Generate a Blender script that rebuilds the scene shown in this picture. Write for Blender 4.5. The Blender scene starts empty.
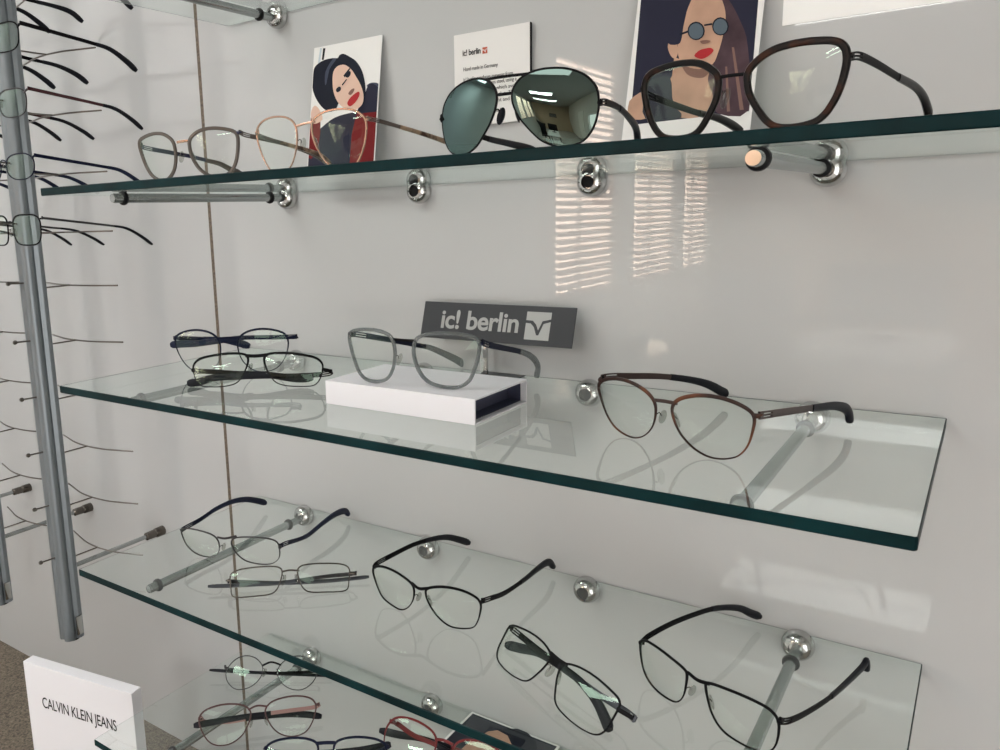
# Eyewear wall display: glass shelves on a lacquered wall, frames, cards and a pole rack.
SKY = 14.; TILT = 42; LP = (11., 30., 20., 3.); RW = 3.2; EXPO = .16
DATA={"S1A":{"yaw":0.1777,"pitch":-0.1474,"loc":[0.1788,-0.2397,0.2237],"wrap":0.1628,"lens":[[10.1,26.2],[10.9,22.7],[12.0,19.4],[13.4,16.3],[15.0,13.3],[17.0,10.5],[19.3,8.1],[21.9,6.0],[24.7,4.1],[27.6,2.5],[30.7,1.2],[34.1,0.5],[37.4,0.4],[40.8,0.7],[44.1,1.4],[47.3,2.5],[50.3,4.0],[53.1,5.9],[55.5,8.2],[57.5,10.8],[59.2,13.7],[60.6,16.6],[61.8,19.7],[62.8,22.9],[63.7,26.2],[64.5,29.8],[65.2,33.7],[65.5,37.8],[64.4,41.8],[61.0,44.3],[56.9,45.7],[53.1,46.7],[49.7,47.4],[46.5,48.0],[43.4,48.4],[40.4,48.7],[37.4,48.8],[34.5,48.8],[31.4,48.6],[28.3,48.3],[25.1,47.7],[21.8,46.7],[18.5,45.2],[15.3,43.3],[12.3,40.8],[10.4,37.4],[9.9,33.6],[9.8,29.9]],"temples":[{"side":-1,"mode":"open","pts":[[-63.8,10.5,38.8],[-63.5,16.6,35.0],[-61.3,57.0,25.4],[-59.8,85.0,18.7],[-58.6,107.4,12.3],[-57.4,130.9,5.6],[-56.3,149.5,-3.2],[-55.4,166.9,-9.5]]},{"side":1,"mode":"open","pts":[[66.8,11.0,42.5],[67.8,20.1,38.8],[70.8,47.8,32.4],[73.5,72.8,26.2],[76.3,98.8,18.6],[79.8,130.6,7.2],[81.9,148.9,-3.0]]}],"bridge":[{"w":2.8,"p":[[-4.1,38.4],[3.3,38.8],[11.5,38.8]]}]},"S1B":{"yaw":0.0506,"pitch":-0.098,"loc":[0.3414,-0.2324,0.2237],"wrap":0.1276,"lens":[[10.0,27.3],[10.9,23.9],[12.2,20.6],[13.7,17.6],[15.3,14.6],[17.0,11.8],[18.9,9.0],[21.2,6.5],[23.9,4.3],[26.9,2.5],[30.2,1.0],[33.6,-0.0],[37.2,-0.5],[40.9,-0.4],[44.5,0.0],[48.1,1.1],[51.3,3.0],[53.9,5.6],[56.0,8.5],[57.9,11.5],[59.4,14.5],[60.9,17.5],[62.1,20.7],[63.1,23.9],[64.0,27.3],[64.8,31.0],[65.3,34.9],[65.1,38.9],[63.5,42.5],[60.6,45.3],[57.3,47.5],[53.8,49.0],[50.3,50.0],[46.9,50.7],[43.6,51.1],[40.4,51.3],[37.2,51.4],[34.0,51.3],[30.8,51.1],[27.5,50.8],[24.0,50.2],[20.4,49.3],[16.8,47.8],[13.3,45.7],[10.6,42.7],[9.2,38.9],[8.9,34.9],[9.2,31.0]],"temples":[{"side":-1,"mode":"open","pts":[[-65.0,8.3,39.9],[-65.1,10.7,36.7],[-66.4,35.9,30.0],[-68.5,74.4,21.8],[-69.8,98.2,15.9],[-70.7,115.6,9.3],[-71.3,125.8,2.3]]},{"side":1,"mode":"open","pts":[[65.5,8.4,40.9],[66.1,13.5,40.1],[67.5,25.2,38.0],[70.9,52.2,32.0],[74.5,80.7,25.4],[79.0,117.2,16.1],[81.9,139.7,9.1],[84.0,156.0,1.2]]}],"bridge":[{"w":2.2,"p":[[-6.8,40.9],[1.0,42.0],[12.3,42.8]]}]},"S1C":{"yaw":-0.0283,"pitch":0.0183,"loc":[0.5737,-0.2828,0.2237],"wrap":0.2762,"lens":[[8.6,26.9],[10.5,23.4],[12.4,20.2],[14.5,17.4],[16.7,14.9],[18.8,12.6],[20.9,10.4],[23.1,8.2],[25.4,6.1],[28.0,4.2],[30.9,2.6],[34.1,1.2],[37.5,0.1],[41.1,-0.6],[44.8,-0.6],[48.7,-0.1],[52.5,0.9],[56.0,2.7],[59.0,5.4],[61.3,8.6],[63.1,12.1],[64.3,15.8],[65.2,19.5],[65.7,23.2],[65.8,26.9],[65.5,30.6],[64.8,34.3],[63.4,37.7],[61.2,40.6],[58.7,43.2],[55.9,45.4],[52.9,47.1],[49.9,48.5],[46.8,49.5],[43.7,50.4],[40.6,51.0],[37.5,51.4],[34.2,51.6],[30.8,51.7],[27.3,51.5],[23.5,51.0],[19.7,50.1],[15.7,48.6],[12.0,46.4],[9.1,43.3],[7.0,39.6],[6.4,35.3],[7.1,30.9]],"temples":[{"side":-1,"mode":"open","pts":[[-64.2,18.2,29.9],[-64.1,21.0,26.8],[-62.2,74.0,18.5],[-61.0,109.4,16.1],[-59.7,145.8,13.7],[-59.1,165.2,9.4]]},{"side":1,"mode":"open","pts":[[63.8,18.1,27.1],[62.0,31.2,28.6],[57.2,65.3,28.7],[52.7,97.2,24.1],[50.3,114.5,19.3],[49.3,121.7,11.2]]}],"bridge":[{"w":2.2,"p":[[-5.4,37.7],[0.7,37.5],[8.0,37.7]]},{"w":2.0,"p":[[-24.7,49.8],[-1.1,49.3],[21.3,49.5]]}]},"S1D":{"yaw":-0.2255,"pitch":-0.0625,"loc":[0.7211,-0.2591,0.2237],"wrap":0.0752,"lens":[[9.8,25.5],[10.9,22.0],[12.3,18.9],[14.0,15.9],[15.7,13.1],[17.5,10.5],[19.4,7.8],[21.6,5.3],[24.2,3.2],[27.3,1.8],[30.5,1.1],[33.8,0.8],[37.1,0.7],[40.3,0.9],[43.5,1.3],[46.8,2.0],[49.9,3.2],[52.6,5.2],[54.9,7.7],[56.7,10.4],[58.3,13.2],[59.7,16.1],[60.8,19.1],[61.8,22.2],[62.6,25.5],[63.3,28.9],[63.9,32.7],[63.9,36.6],[62.9,40.4],[60.5,43.5],[56.9,45.3],[53.0,46.2],[49.3,46.7],[46.0,47.1],[42.9,47.3],[40.0,47.4],[37.1,47.4],[34.2,47.3],[31.3,47.0],[28.3,46.7],[25.2,46.1],[22.0,45.1],[18.9,43.7],[15.8,41.8],[12.9,39.5],[10.3,36.6],[9.0,33.0],[9.3,29.1]],"temples":[{"side":-1,"mode":"open","pts":[[-65.4,4.9,34.8],[-65.3,9.6,32.2],[-65.0,28.0,28.0],[-64.6,48.3,24.1],[-64.2,73.9,19.4],[-63.7,101.0,15.6],[-63.4,120.0,11.1],[-63.1,137.4,5.3]]},{"side":1,"mode":"open","pts":[[65.2,4.9,35.6],[65.2,19.1,36.3],[65.2,44.7,32.7],[65.2,79.6,26.2],[65.2,110.1,20.9],[65.2,127.0,14.5],[65.2,137.6,5.8],[65.2,138.0,3.7]]}],"bridge":[{"w":2.2,"p":[[-7.7,35.0],[-0.0,35.0],[9.0,34.5]]}]},"S2A":{"yaw":0.5339,"pitch":-0.1229,"loc":[0.136,-0.1592,0],"wrap":0.1808,"lens":[[11.0,28.5],[11.7,24.7],[12.7,21.1],[14.0,17.6],[15.7,14.3],[17.9,11.4],[20.3,8.6],[23.0,6.1],[26.0,3.9],[29.3,2.3],[32.9,1.2],[36.5,0.7],[40.2,0.6],[43.8,0.9],[47.4,1.6],[50.8,2.7],[54.1,4.3],[57.1,6.5],[59.7,9.0],[61.9,11.8],[63.9,14.8],[65.6,17.9],[67.1,21.2],[68.4,24.7],[69.5,28.5],[70.2,32.4],[70.4,36.6],[69.8,40.7],[68.0,44.5],[64.8,47.4],[61.0,49.3],[57.2,50.6],[53.6,51.7],[50.2,52.5],[46.8,53.1],[43.5,53.5],[40.2,53.7],[36.9,53.6],[33.5,53.4],[30.1,52.9],[26.5,52.2],[22.9,51.0],[19.3,49.3],[16.0,47.0],[13.3,44.0],[11.7,40.3],[10.8,36.3],[10.7,32.3]],"temples":[{"side":1,"mode":"fold","pts":[[79.5,14.5,41.5],[72.9,23.5,38.6],[41.9,23.5,38.4],[8.5,23.5,38.3],[-18.8,23.5,34.9],[-48.5,23.5,31.9],[-69.0,23.5,31.6],[-80.5,23.5,30.8]]},{"side":-1,"mode":"fold","pts":[[-69.2,12.7,43.3],[-69.7,27.7,38.0],[-49.3,27.7,36.9],[-20.0,27.7,35.3],[-0.1,27.7,31.6],[17.3,27.7,26.3]]}],"bridge":[{"w":2.5,"p":[[-11.5,44.4],[0.6,45.4],[13.6,44.7]]}]},"S2B":{"yaw":0.5134,"pitch":0.2043,"loc":[0.2257,-0.2058,0],"wrap":0.0721,"lens":[[12.0,19.4],[13.9,15.8],[15.8,12.6],[17.7,9.6],[19.9,7.0],[22.6,5.0],[25.6,3.6],[28.6,2.7],[31.4,2.1],[34.0,1.6],[36.6,1.3],[39.0,1.1],[41.4,0.9],[43.9,0.8],[46.4,0.7],[49.2,0.7],[52.2,0.7],[55.7,0.8],[59.7,1.1],[63.9,2.2],[67.1,4.6],[69.4,7.8],[71.1,11.5],[72.2,15.4],[72.9,19.4],[73.0,23.6],[71.0,27.4],[67.6,30.3],[63.6,32.2],[59.6,33.4],[56.1,34.1],[53.1,34.7],[50.5,35.1],[48.0,35.5],[45.8,35.8],[43.6,36.1],[41.4,36.3],[39.1,36.6],[36.8,36.8],[34.1,37.0],[31.2,37.2],[27.7,37.2],[23.6,37.2],[18.6,36.9],[12.8,35.9],[9.4,32.7],[9.1,28.1],[10.3,23.5]],"temples":[{"side":1,"mode":"fold","pts":[[82.5,6.0,16.7],[75.6,15.0,14.4],[49.5,15.0,12.6],[8.8,15.0,12.3],[-21.9,15.0,11.9],[-53.0,15.0,10.7],[-69.7,15.0,6.2],[-83.3,15.0,4.8]]},{"side":-1,"mode":"fold","pts":[[-73.2,5.3,18.8],[-72.7,20.3,18.3],[-54.9,20.3,17.4],[-23.7,20.3,15.5],[7.3,20.3,13.7],[38.0,20.3,9.5],[58.3,20.3,10.0]]}],"bridge":[{"w":4.0,"p":[[-11.0,34.6],[-0.9,34.1],[11.6,35.1]]}]},"S2C":{"yaw":0.1346,"pitch":-0.0672,"loc":[0.4282,-0.2086,0.0235],"wrap":0.2677,"lens":[[10.8,27.3],[11.5,23.5],[12.6,19.9],[14.0,16.4],[15.8,13.2],[17.8,10.1],[20.3,7.4],[23.2,5.1],[26.5,3.4],[29.9,2.2],[33.3,1.3],[36.8,0.6],[40.3,0.2],[43.9,-0.0],[47.6,0.1],[51.3,0.8],[54.8,2.2],[58.0,4.3],[60.7,6.9],[62.7,10.2],[64.2,13.5],[65.5,16.9],[66.8,20.2],[68.0,23.7],[69.0,27.3],[69.9,31.2],[70.7,35.5],[71.1,40.1],[69.9,44.5],[66.1,47.1],[61.5,48.5],[57.2,49.4],[53.4,50.0],[49.8,50.4],[46.5,50.7],[43.4,50.9],[40.3,51.0],[37.2,51.2],[33.9,51.2],[30.5,51.0],[26.8,50.7],[22.9,50.0],[18.7,48.9],[14.7,47.0],[12.1,43.6],[10.8,39.6],[10.2,35.4],[10.2,31.3]],"temples":[{"side":-1,"mode":"open","pts":[[-67.2,18.4,43.6],[-65.8,28.8,41.0],[-58.4,80.1,24.5],[-51.0,131.5,7.1],[-48.2,151.2,0.3],[-44.1,179.7,-13.5],[-40.4,205.3,-27.0],[-37.1,227.4,-40.6]]},{"side":1,"mode":"open","pts":[[70.0,19.2,42.2],[70.4,30.2,37.4],[71.4,58.2,28.4],[73.4,114.9,10.3],[74.4,143.1,-2.6],[74.9,155.6,-14.7],[74.8,150.7,-24.9]]}],"bridge":[{"w":2.8,"p":[[-8.1,44.8],[1.4,44.7],[12.2,44.2]]}]},"S2D":{"yaw":-0.3281,"pitch":-0.171,"loc":[0.6699,-0.2053,0],"wrap":0.1197,"lens":[[8.3,25.2],[9.4,21.4],[10.9,17.8],[12.7,14.5],[14.9,11.6],[17.3,8.9],[19.9,6.6],[22.6,4.5],[25.5,2.8],[28.6,1.4],[31.8,0.3],[35.1,-0.3],[38.5,-0.5],[41.8,-0.2],[45.1,0.3],[48.4,1.2],[51.6,2.4],[54.7,3.9],[57.5,6.1],[59.9,8.7],[62.0,11.6],[63.8,14.7],[65.2,18.0],[66.4,21.5],[67.4,25.2],[68.4,29.1],[69.2,33.4],[68.8,37.7],[65.9,41.0],[62.0,43.2],[58.1,44.8],[54.4,45.9],[50.9,46.7],[47.6,47.3],[44.5,47.6],[41.4,47.8],[38.5,47.9],[35.5,47.8],[32.5,47.5],[29.4,47.1],[26.1,46.5],[22.8,45.6],[19.2,44.5],[15.4,42.8],[11.9,40.5],[9.0,37.4],[7.5,33.5],[7.5,29.2]],"temples":[{"side":-1,"mode":"open","pts":[[-65.3,7.9,44.2],[-64.7,17.2,42.5],[-63.5,32.8,38.1],[-60.5,75.1,24.7],[-57.9,109.3,11.2],[-56.1,134.1,-1.2],[-54.7,152.1,-14.0],[-54.2,158.3,-18.8]]},{"side":1,"mode":"open","pts":[[71.9,8.7,37.9],[70.9,21.9,34.1],[68.0,62.1,22.6],[65.5,97.0,12.2],[63.5,125.1,3.2],[62.1,143.8,-7.1],[61.6,148.7,-18.6]]}],"bridge":[{"w":3.0,"p":[[-7.1,37.8],[1.2,38.6],[11.0,38.4]]}]},"S3A":{"yaw":0.2775,"pitch":-0.2726,"loc":[0.147,-0.1926,-0.2254],"wrap":0.1564,"lens":[[10.0,20.9],[11.3,17.2],[13.1,13.9],[15.1,10.9],[17.3,8.2],[19.7,5.9],[22.5,4.1],[25.4,2.8],[28.2,1.8],[31.0,1.1],[33.8,0.5],[36.5,0.0],[39.2,-0.3],[42.1,-0.5],[45.0,-0.5],[48.1,-0.4],[51.2,0.1],[54.5,1.0],[57.6,2.5],[60.5,4.6],[63.1,7.1],[65.2,10.1],[66.6,13.6],[67.5,17.2],[68.1,20.9],[68.4,24.7],[68.4,28.7],[67.3,32.5],[64.3,35.4],[60.3,37.0],[56.3,38.0],[52.8,38.6],[49.7,39.0],[46.9,39.3],[44.2,39.5],[41.7,39.6],[39.2,39.8],[36.8,39.8],[34.2,39.8],[31.4,39.8],[28.4,39.7],[24.9,39.5],[21.0,39.1],[16.6,38.3],[12.5,36.3],[9.9,33.1],[8.9,29.0],[9.2,24.8]],"temples":[{"side":-1,"mode":"open","pts":[[-66.3,10.5,32.4],[-65.5,17.7,31.0],[-62.7,43.0,24.2],[-59.4,74.6,18.5],[-55.9,106.0,8.1],[-52.8,133.0,-6.7],[-50.0,155.3,-24.8],[-48.2,169.5,-38.0]]},{"side":1,"mode":"open","pts":[[68.2,10.8,26.2],[69.3,22.6,21.5],[73.2,62.9,1.4],[76.6,100.9,-7.3],[79.3,130.9,-15.0],[81.6,155.5,-26.1],[82.7,164.7,-38.3]]}],"bridge":[{"w":2.8,"p":[[-7.5,36.6],[2.2,36.8],[16.8,40.5]]}]},"S3B":{"yaw":0.7002,"pitch":0.7056,"loc":[0.2679,-0.215,-0.2254],"wrap":0.0531,"lens":[[9.9,16.3],[11.0,12.7],[12.3,9.4],[14.0,6.3],[16.3,3.7],[19.2,1.8],[22.7,0.9],[25.9,0.4],[28.8,0.2],[31.4,0.1],[33.7,0.1],[35.9,0.1],[38.0,0.0],[40.2,0.0],[42.4,-0.0],[44.8,-0.1],[47.5,-0.2],[50.7,-0.2],[54.5,-0.2],[58.9,0.3],[62.9,1.9],[64.4,5.3],[64.9,9.1],[65.4,12.7],[65.9,16.3],[66.3,20.0],[66.2,23.8],[64.3,27.1],[60.6,29.3],[56.5,30.5],[52.8,31.1],[49.7,31.4],[46.9,31.6],[44.5,31.8],[42.2,31.9],[40.1,32.0],[38.0,32.0],[36.0,32.1],[33.8,32.2],[31.4,32.2],[28.8,32.2],[25.9,32.1],[22.4,31.9],[18.2,31.5],[13.4,30.5],[9.6,28.0],[8.5,24.2],[8.9,20.1]],"temples":[{"side":1,"mode":"fold","pts":[[73.4,3.9,19.8],[65.6,12.9,21.3],[39.3,12.9,20.2],[-11.1,12.9,16.0],[-41.1,12.9,15.8],[-65.0,12.9,16.0],[-91.9,12.9,16.8]]},{"side":-1,"mode":"fold","pts":[[-68.8,3.7,19.0],[-65.9,17.7,22.1],[-41.8,17.7,19.7],[-1.5,17.7,16.7],[39.0,17.7,16.4],[65.4,17.7,17.3],[87.9,17.7,18.4]]}],"bridge":[{"w":2.0,"p":[[-8.4,24.9],[-0.0,26.0],[9.6,25.0]]}]},"S3C":{"yaw":-0.0156,"pitch":-0.13,"loc":[0.4204,-0.18,-0.2254],"wrap":0.1374,"lens":[[8.8,24.0],[10.2,20.4],[11.9,17.0],[13.8,14.0],[15.8,11.3],[18.0,8.7],[20.3,6.5],[22.8,4.4],[25.5,2.6],[28.4,1.1],[31.5,0.1],[34.7,-0.3],[37.9,-0.2],[41.0,0.1],[44.1,0.6],[47.3,1.3],[50.5,2.2],[53.7,3.3],[56.8,5.1],[59.3,7.6],[61.1,10.6],[62.6,13.7],[63.9,17.0],[65.0,20.4],[66.0,24.0],[66.9,27.8],[67.4,31.9],[66.7,35.9],[64.2,39.2],[60.4,41.3],[56.6,42.8],[53.0,43.8],[49.7,44.4],[46.5,44.9],[43.5,45.1],[40.7,45.2],[37.9,45.2],[35.1,45.1],[32.3,44.9],[29.3,44.6],[26.3,44.1],[23.0,43.4],[19.4,42.5],[15.4,41.2],[11.2,39.4],[8.0,36.4],[7.4,32.2],[7.8,28.0]],"temples":[{"side":-1,"mode":"open","pts":[[-65.1,9.0,38.7],[-64.7,15.6,40.1],[-62.7,43.1,37.2],[-60.6,73.4,32.9],[-58.3,104.6,24.6],[-56.3,133.2,13.3],[-54.6,154.8,-0.5],[-53.2,173.3,-14.0]]},{"side":1,"mode":"open","pts":[[67.9,9.4,36.7],[67.2,26.6,29.8],[66.2,54.9,19.3],[64.6,99.3,9.7],[63.6,128.3,5.7],[62.6,155.9,-0.8],[62.1,169.3,-14.1]]}],"bridge":[{"w":3.4,"p":[[-8.6,39.5],[-0.3,36.2],[9.9,38.9]]}]},"S3D":{"yaw":-0.4282,"pitch":0.6519,"loc":[0.5778,-0.2375,-0.2254],"wrap":0.07,"lens":[[9.2,20.9],[10.9,17.0],[12.7,13.4],[14.4,10.0],[16.4,6.9],[19.1,4.3],[22.5,2.7],[25.9,1.7],[29.2,1.2],[32.3,0.7],[35.1,0.4],[37.9,0.2],[40.6,0.1],[43.4,0.1],[46.2,0.1],[49.2,0.2],[52.4,0.5],[55.9,1.0],[59.8,1.7],[63.8,3.1],[67.3,5.5],[69.5,8.9],[70.8,12.8],[71.2,16.8],[71.3,20.9],[71.5,24.9],[71.6,29.2],[71.0,33.5],[67.6,36.4],[62.5,37.7],[58.2,38.4],[54.5,39.0],[51.3,39.4],[48.4,39.7],[45.7,40.0],[43.2,40.2],[40.6,40.3],[38.1,40.3],[35.4,40.4],[32.6,40.3],[29.5,40.1],[26.1,39.8],[22.2,39.3],[17.9,38.3],[13.0,36.8],[8.5,34.2],[7.2,29.8],[7.9,25.2]],"temples":[{"side":-1,"mode":"fold","pts":[[-68.6,4.8,33.7],[-69.5,13.8,32.2],[-30.3,13.8,30.4],[-7.0,13.8,30.5],[20.2,13.8,29.4],[42.4,13.8,24.1],[57.0,13.8,17.1],[66.5,13.8,11.3]]},{"side":1,"mode":"fold","pts":[[87.1,6.1,30.5],[65.9,21.1,29.8],[39.3,21.1,28.7],[16.3,21.1,28.9],[-12.8,21.1,29.2],[-40.5,21.1,28.0],[-61.2,21.1,22.0],[-79.6,21.1,16.7]]}],"bridge":[{"w":3.4,"p":[[-8.8,35.8],[1.5,34.9],[11.3,35.1]]}]},"S3E":{"yaw":-0.3957,"pitch":-0.0825,"loc":[0.697,-0.1956,-0.2254],"wrap":0.1563,"lens":[[11.3,22.3],[12.2,18.9],[13.3,15.6],[14.8,12.5],[16.5,9.6],[18.5,7.0],[20.9,4.7],[23.6,2.9],[26.5,1.6],[29.5,0.8],[32.5,0.2],[35.5,-0.2],[38.5,-0.4],[41.5,-0.6],[44.6,-0.5],[47.8,-0.2],[51.1,0.5],[54.3,1.7],[57.4,3.4],[60.1,5.8],[62.3,8.6],[63.8,11.9],[64.8,15.3],[65.5,18.8],[66.0,22.3],[66.3,26.0],[66.4,29.8],[65.8,33.7],[64.1,37.1],[61.0,39.6],[57.1,41.0],[53.2,41.6],[49.8,41.9],[46.6,42.1],[43.8,42.2],[41.1,42.2],[38.5,42.2],[35.9,42.2],[33.2,42.1],[30.3,42.0],[27.2,41.8],[23.7,41.6],[19.5,41.3],[14.5,40.7],[9.6,39.0],[9.1,34.5],[9.7,30.1],[10.5,26.0]],"temples":[{"side":-1,"mode":"open","pts":[[-64.4,10.1,35.2],[-64.6,20.0,37.6],[-65.1,48.0,37.6],[-65.6,80.5,34.2],[-66.2,110.9,28.3],[-66.7,142.7,16.0],[-67.1,161.0,3.4],[-67.4,176.1,-6.3]]},{"side":1,"mode":"open","pts":[[65.9,10.4,33.7],[64.0,23.3,26.8],[60.7,46.1,19.4],[54.9,86.7,10.4],[50.0,121.5,7.3],[45.9,151.3,6.7],[44.8,159.3,8.0],[44.3,161.5,-0.8]]}],"bridge":[{"w":3.2,"p":[[-7.0,39.4],[1.8,38.0],[11.2,39.4]]}]},"S4A":{"yaw":0.5733,"pitch":0.9048,"loc":[0.1173,-0.1171,-0.4465],"wrap":0.1445,"lens":[[10.5,23.0],[10.9,19.5],[12.0,16.2],[13.6,13.2],[15.7,10.5],[17.9,8.1],[20.3,6.0],[22.9,4.2],[25.7,2.7],[28.5,1.6],[31.4,0.7],[34.3,0.1],[37.4,-0.2],[40.4,-0.2],[43.5,0.2],[46.5,1.0],[49.4,2.2],[52.0,3.9],[54.5,5.9],[56.8,8.1],[59.0,10.5],[60.8,13.3],[62.3,16.3],[63.3,19.6],[63.8,23.0],[63.7,26.5],[62.7,29.8],[61.0,32.8],[59.1,35.6],[57.0,38.1],[54.7,40.3],[52.1,42.2],[49.3,43.8],[46.4,44.9],[43.4,45.7],[40.4,46.1],[37.4,46.2],[34.4,45.9],[31.4,45.2],[28.5,44.3],[25.7,43.2],[23.0,41.8],[20.4,40.0],[17.9,37.9],[15.6,35.6],[13.6,32.9],[11.8,29.9],[10.8,26.5]],"temples":[{"side":1,"mode":"fold","pts":[[65.1,9.5,27.8],[58.6,15.5,28.9],[23.0,15.5,26.5],[-15.3,15.5,26.7],[-56.2,15.5,28.2],[-89.4,15.5,30.0]]},{"side":-1,"mode":"fold","pts":[[-67.0,9.7,32.7],[-63.3,18.7,32.7],[-34.3,18.7,28.9],[11.2,18.7,26.5],[56.2,18.7,25.1],[82.0,18.7,24.3]]}],"bridge":[{"w":2.6,"p":[[-11.2,31.6],[-0.1,35.6],[13.2,32.4]]}]},"S4B":{"yaw":0.7968,"pitch":0.567,"loc":[0.184,-0.1983,-0.4465],"wrap":0.0123,"lens":[[10.5,24.3],[12.1,20.6],[13.9,17.1],[15.8,14.0],[17.9,11.2],[20.3,8.7],[22.8,6.5],[25.6,4.7],[28.4,3.1],[31.3,1.8],[34.4,0.8],[37.5,0.2],[40.7,-0.1],[43.9,-0.1],[47.1,0.1],[50.4,0.7],[53.7,1.8],[56.8,3.3],[59.6,5.4],[62.1,7.9],[64.1,10.8],[66.0,13.8],[67.6,17.1],[69.0,20.6],[70.3,24.3],[71.4,28.4],[71.4,32.5],[69.9,36.4],[67.0,39.5],[63.3,41.7],[59.5,43.1],[55.8,44.1],[52.4,44.7],[49.3,45.2],[46.3,45.5],[43.5,45.7],[40.7,45.7],[37.8,45.7],[35.0,45.5],[32.0,45.2],[28.8,44.8],[25.3,44.3],[21.6,43.4],[17.6,42.0],[13.9,39.8],[10.7,36.7],[8.9,32.8],[9.3,28.4]],"temples":[{"side":1,"mode":"fold","pts":[[76.0,0.9,32.5],[68.0,9.9,29.6],[37.9,9.9,29.4],[8.1,9.9,29.2],[-13.6,9.9,28.9],[-41.1,9.9,27.6],[-60.5,9.9,26.8],[-78.9,9.9,25.7]]},{"side":-1,"mode":"fold","pts":[[-69.7,0.9,33.9],[-64.9,15.9,28.4],[-37.7,15.9,25.2],[-12.1,15.9,25.9],[11.7,15.9,25.9],[35.6,15.9,25.3],[59.5,15.9,22.2],[78.4,15.9,17.7]]}],"bridge":[{"w":2.4,"p":[[-10.9,36.5],[-0.9,39.6],[10.4,37.7]]}]},"S4C":{"yaw":0.6118,"pitch":0.4972,"loc":[0.2997,-0.2076,-0.4465],"wrap":0.0297,"lens":[[9.8,24.0],[10.8,20.3],[12.1,16.8],[13.9,13.6],[16.0,10.7],[18.4,8.1],[21.0,6.0],[23.8,4.2],[26.8,2.7],[29.7,1.5],[32.8,0.6],[35.9,0.0],[39.1,-0.2],[42.2,-0.2],[45.5,0.1],[48.7,0.6],[52.0,1.5],[55.2,2.9],[58.2,4.9],[60.8,7.3],[63.0,10.1],[64.9,13.3],[66.4,16.7],[67.5,20.2],[68.4,24.0],[69.0,27.9],[69.2,32.1],[68.6,36.2],[65.5,39.2],[61.5,41.2],[57.7,42.6],[54.0,43.5],[50.7,44.1],[47.6,44.5],[44.7,44.9],[41.8,45.1],[39.1,45.3],[36.2,45.4],[33.3,45.4],[30.3,45.2],[27.0,44.9],[23.3,44.5],[19.4,43.6],[15.1,42.3],[11.3,40.0],[9.3,36.3],[8.9,32.0],[9.1,27.9]],"temples":[{"side":1,"mode":"fold","pts":[[70.6,2.1,34.7],[60.9,11.1,28.6],[36.9,11.1,25.5],[5.5,11.1,24.2],[-27.9,11.1,24.6],[-55.8,11.1,26.6],[-72.6,11.1,28.5]]},{"side":-1,"mode":"fold","pts":[[-70.1,2.1,34.7],[-66.2,17.1,29.2],[-38.1,17.1,27.2],[-0.8,17.1,27.6],[36.4,17.1,29.7],[60.6,17.1,32.8],[73.7,17.1,35.2]]}],"bridge":[{"w":4.0,"p":[[-10.9,39.3],[-0.8,40.0],[9.3,39.9]]}]},"S4D":{"yaw":0.112,"pitch":0.6172,"loc":[0.4023,-0.1349,-0.4465],"wrap":-0.0817,"lens":[[10.9,27.6],[11.9,23.5],[13.3,19.6],[15.0,16.0],[17.3,12.7],[19.9,9.8],[22.7,7.3],[25.8,5.1],[29.0,3.3],[32.4,2.0],[35.9,1.0],[39.5,0.4],[43.0,0.1],[46.6,0.3],[50.2,0.8],[53.7,1.8],[57.2,3.1],[60.5,4.8],[63.8,6.8],[66.8,9.3],[69.4,12.4],[71.4,15.9],[72.9,19.6],[73.9,23.5],[74.4,27.6],[74.6,31.8],[74.2,36.0],[73.0,40.0],[70.9,43.7],[68.3,47.0],[64.8,49.4],[60.9,50.9],[57.0,51.8],[53.3,52.4],[49.8,52.8],[46.4,52.9],[43.0,52.8],[39.7,52.6],[36.4,52.2],[33.1,51.6],[29.6,50.9],[25.9,49.9],[22.1,48.6],[18.2,46.7],[14.6,44.0],[12.0,40.5],[10.7,36.3],[10.4,31.9]],"temples":[{"side":-1,"mode":"fold","pts":[[-70.6,-5.8,43.7],[-70.4,14.8,41.8],[-46.8,14.8,35.8],[-17.0,14.8,33.5],[15.0,14.8,29.2],[42.5,14.8,28.7],[63.4,14.8,22.3]]},{"side":1,"mode":"fold","pts":[[76.8,-6.3,36.0],[53.5,21.3,34.2],[23.8,21.3,34.1],[-2.0,21.3,35.4],[-41.3,21.3,34.4],[-67.6,21.3,30.9],[-94.9,21.3,28.6]]}],"bridge":[{"w":3.4,"p":[[-12.4,40.2],[-2.6,41.8],[8.4,40.6]]}]}}
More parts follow.
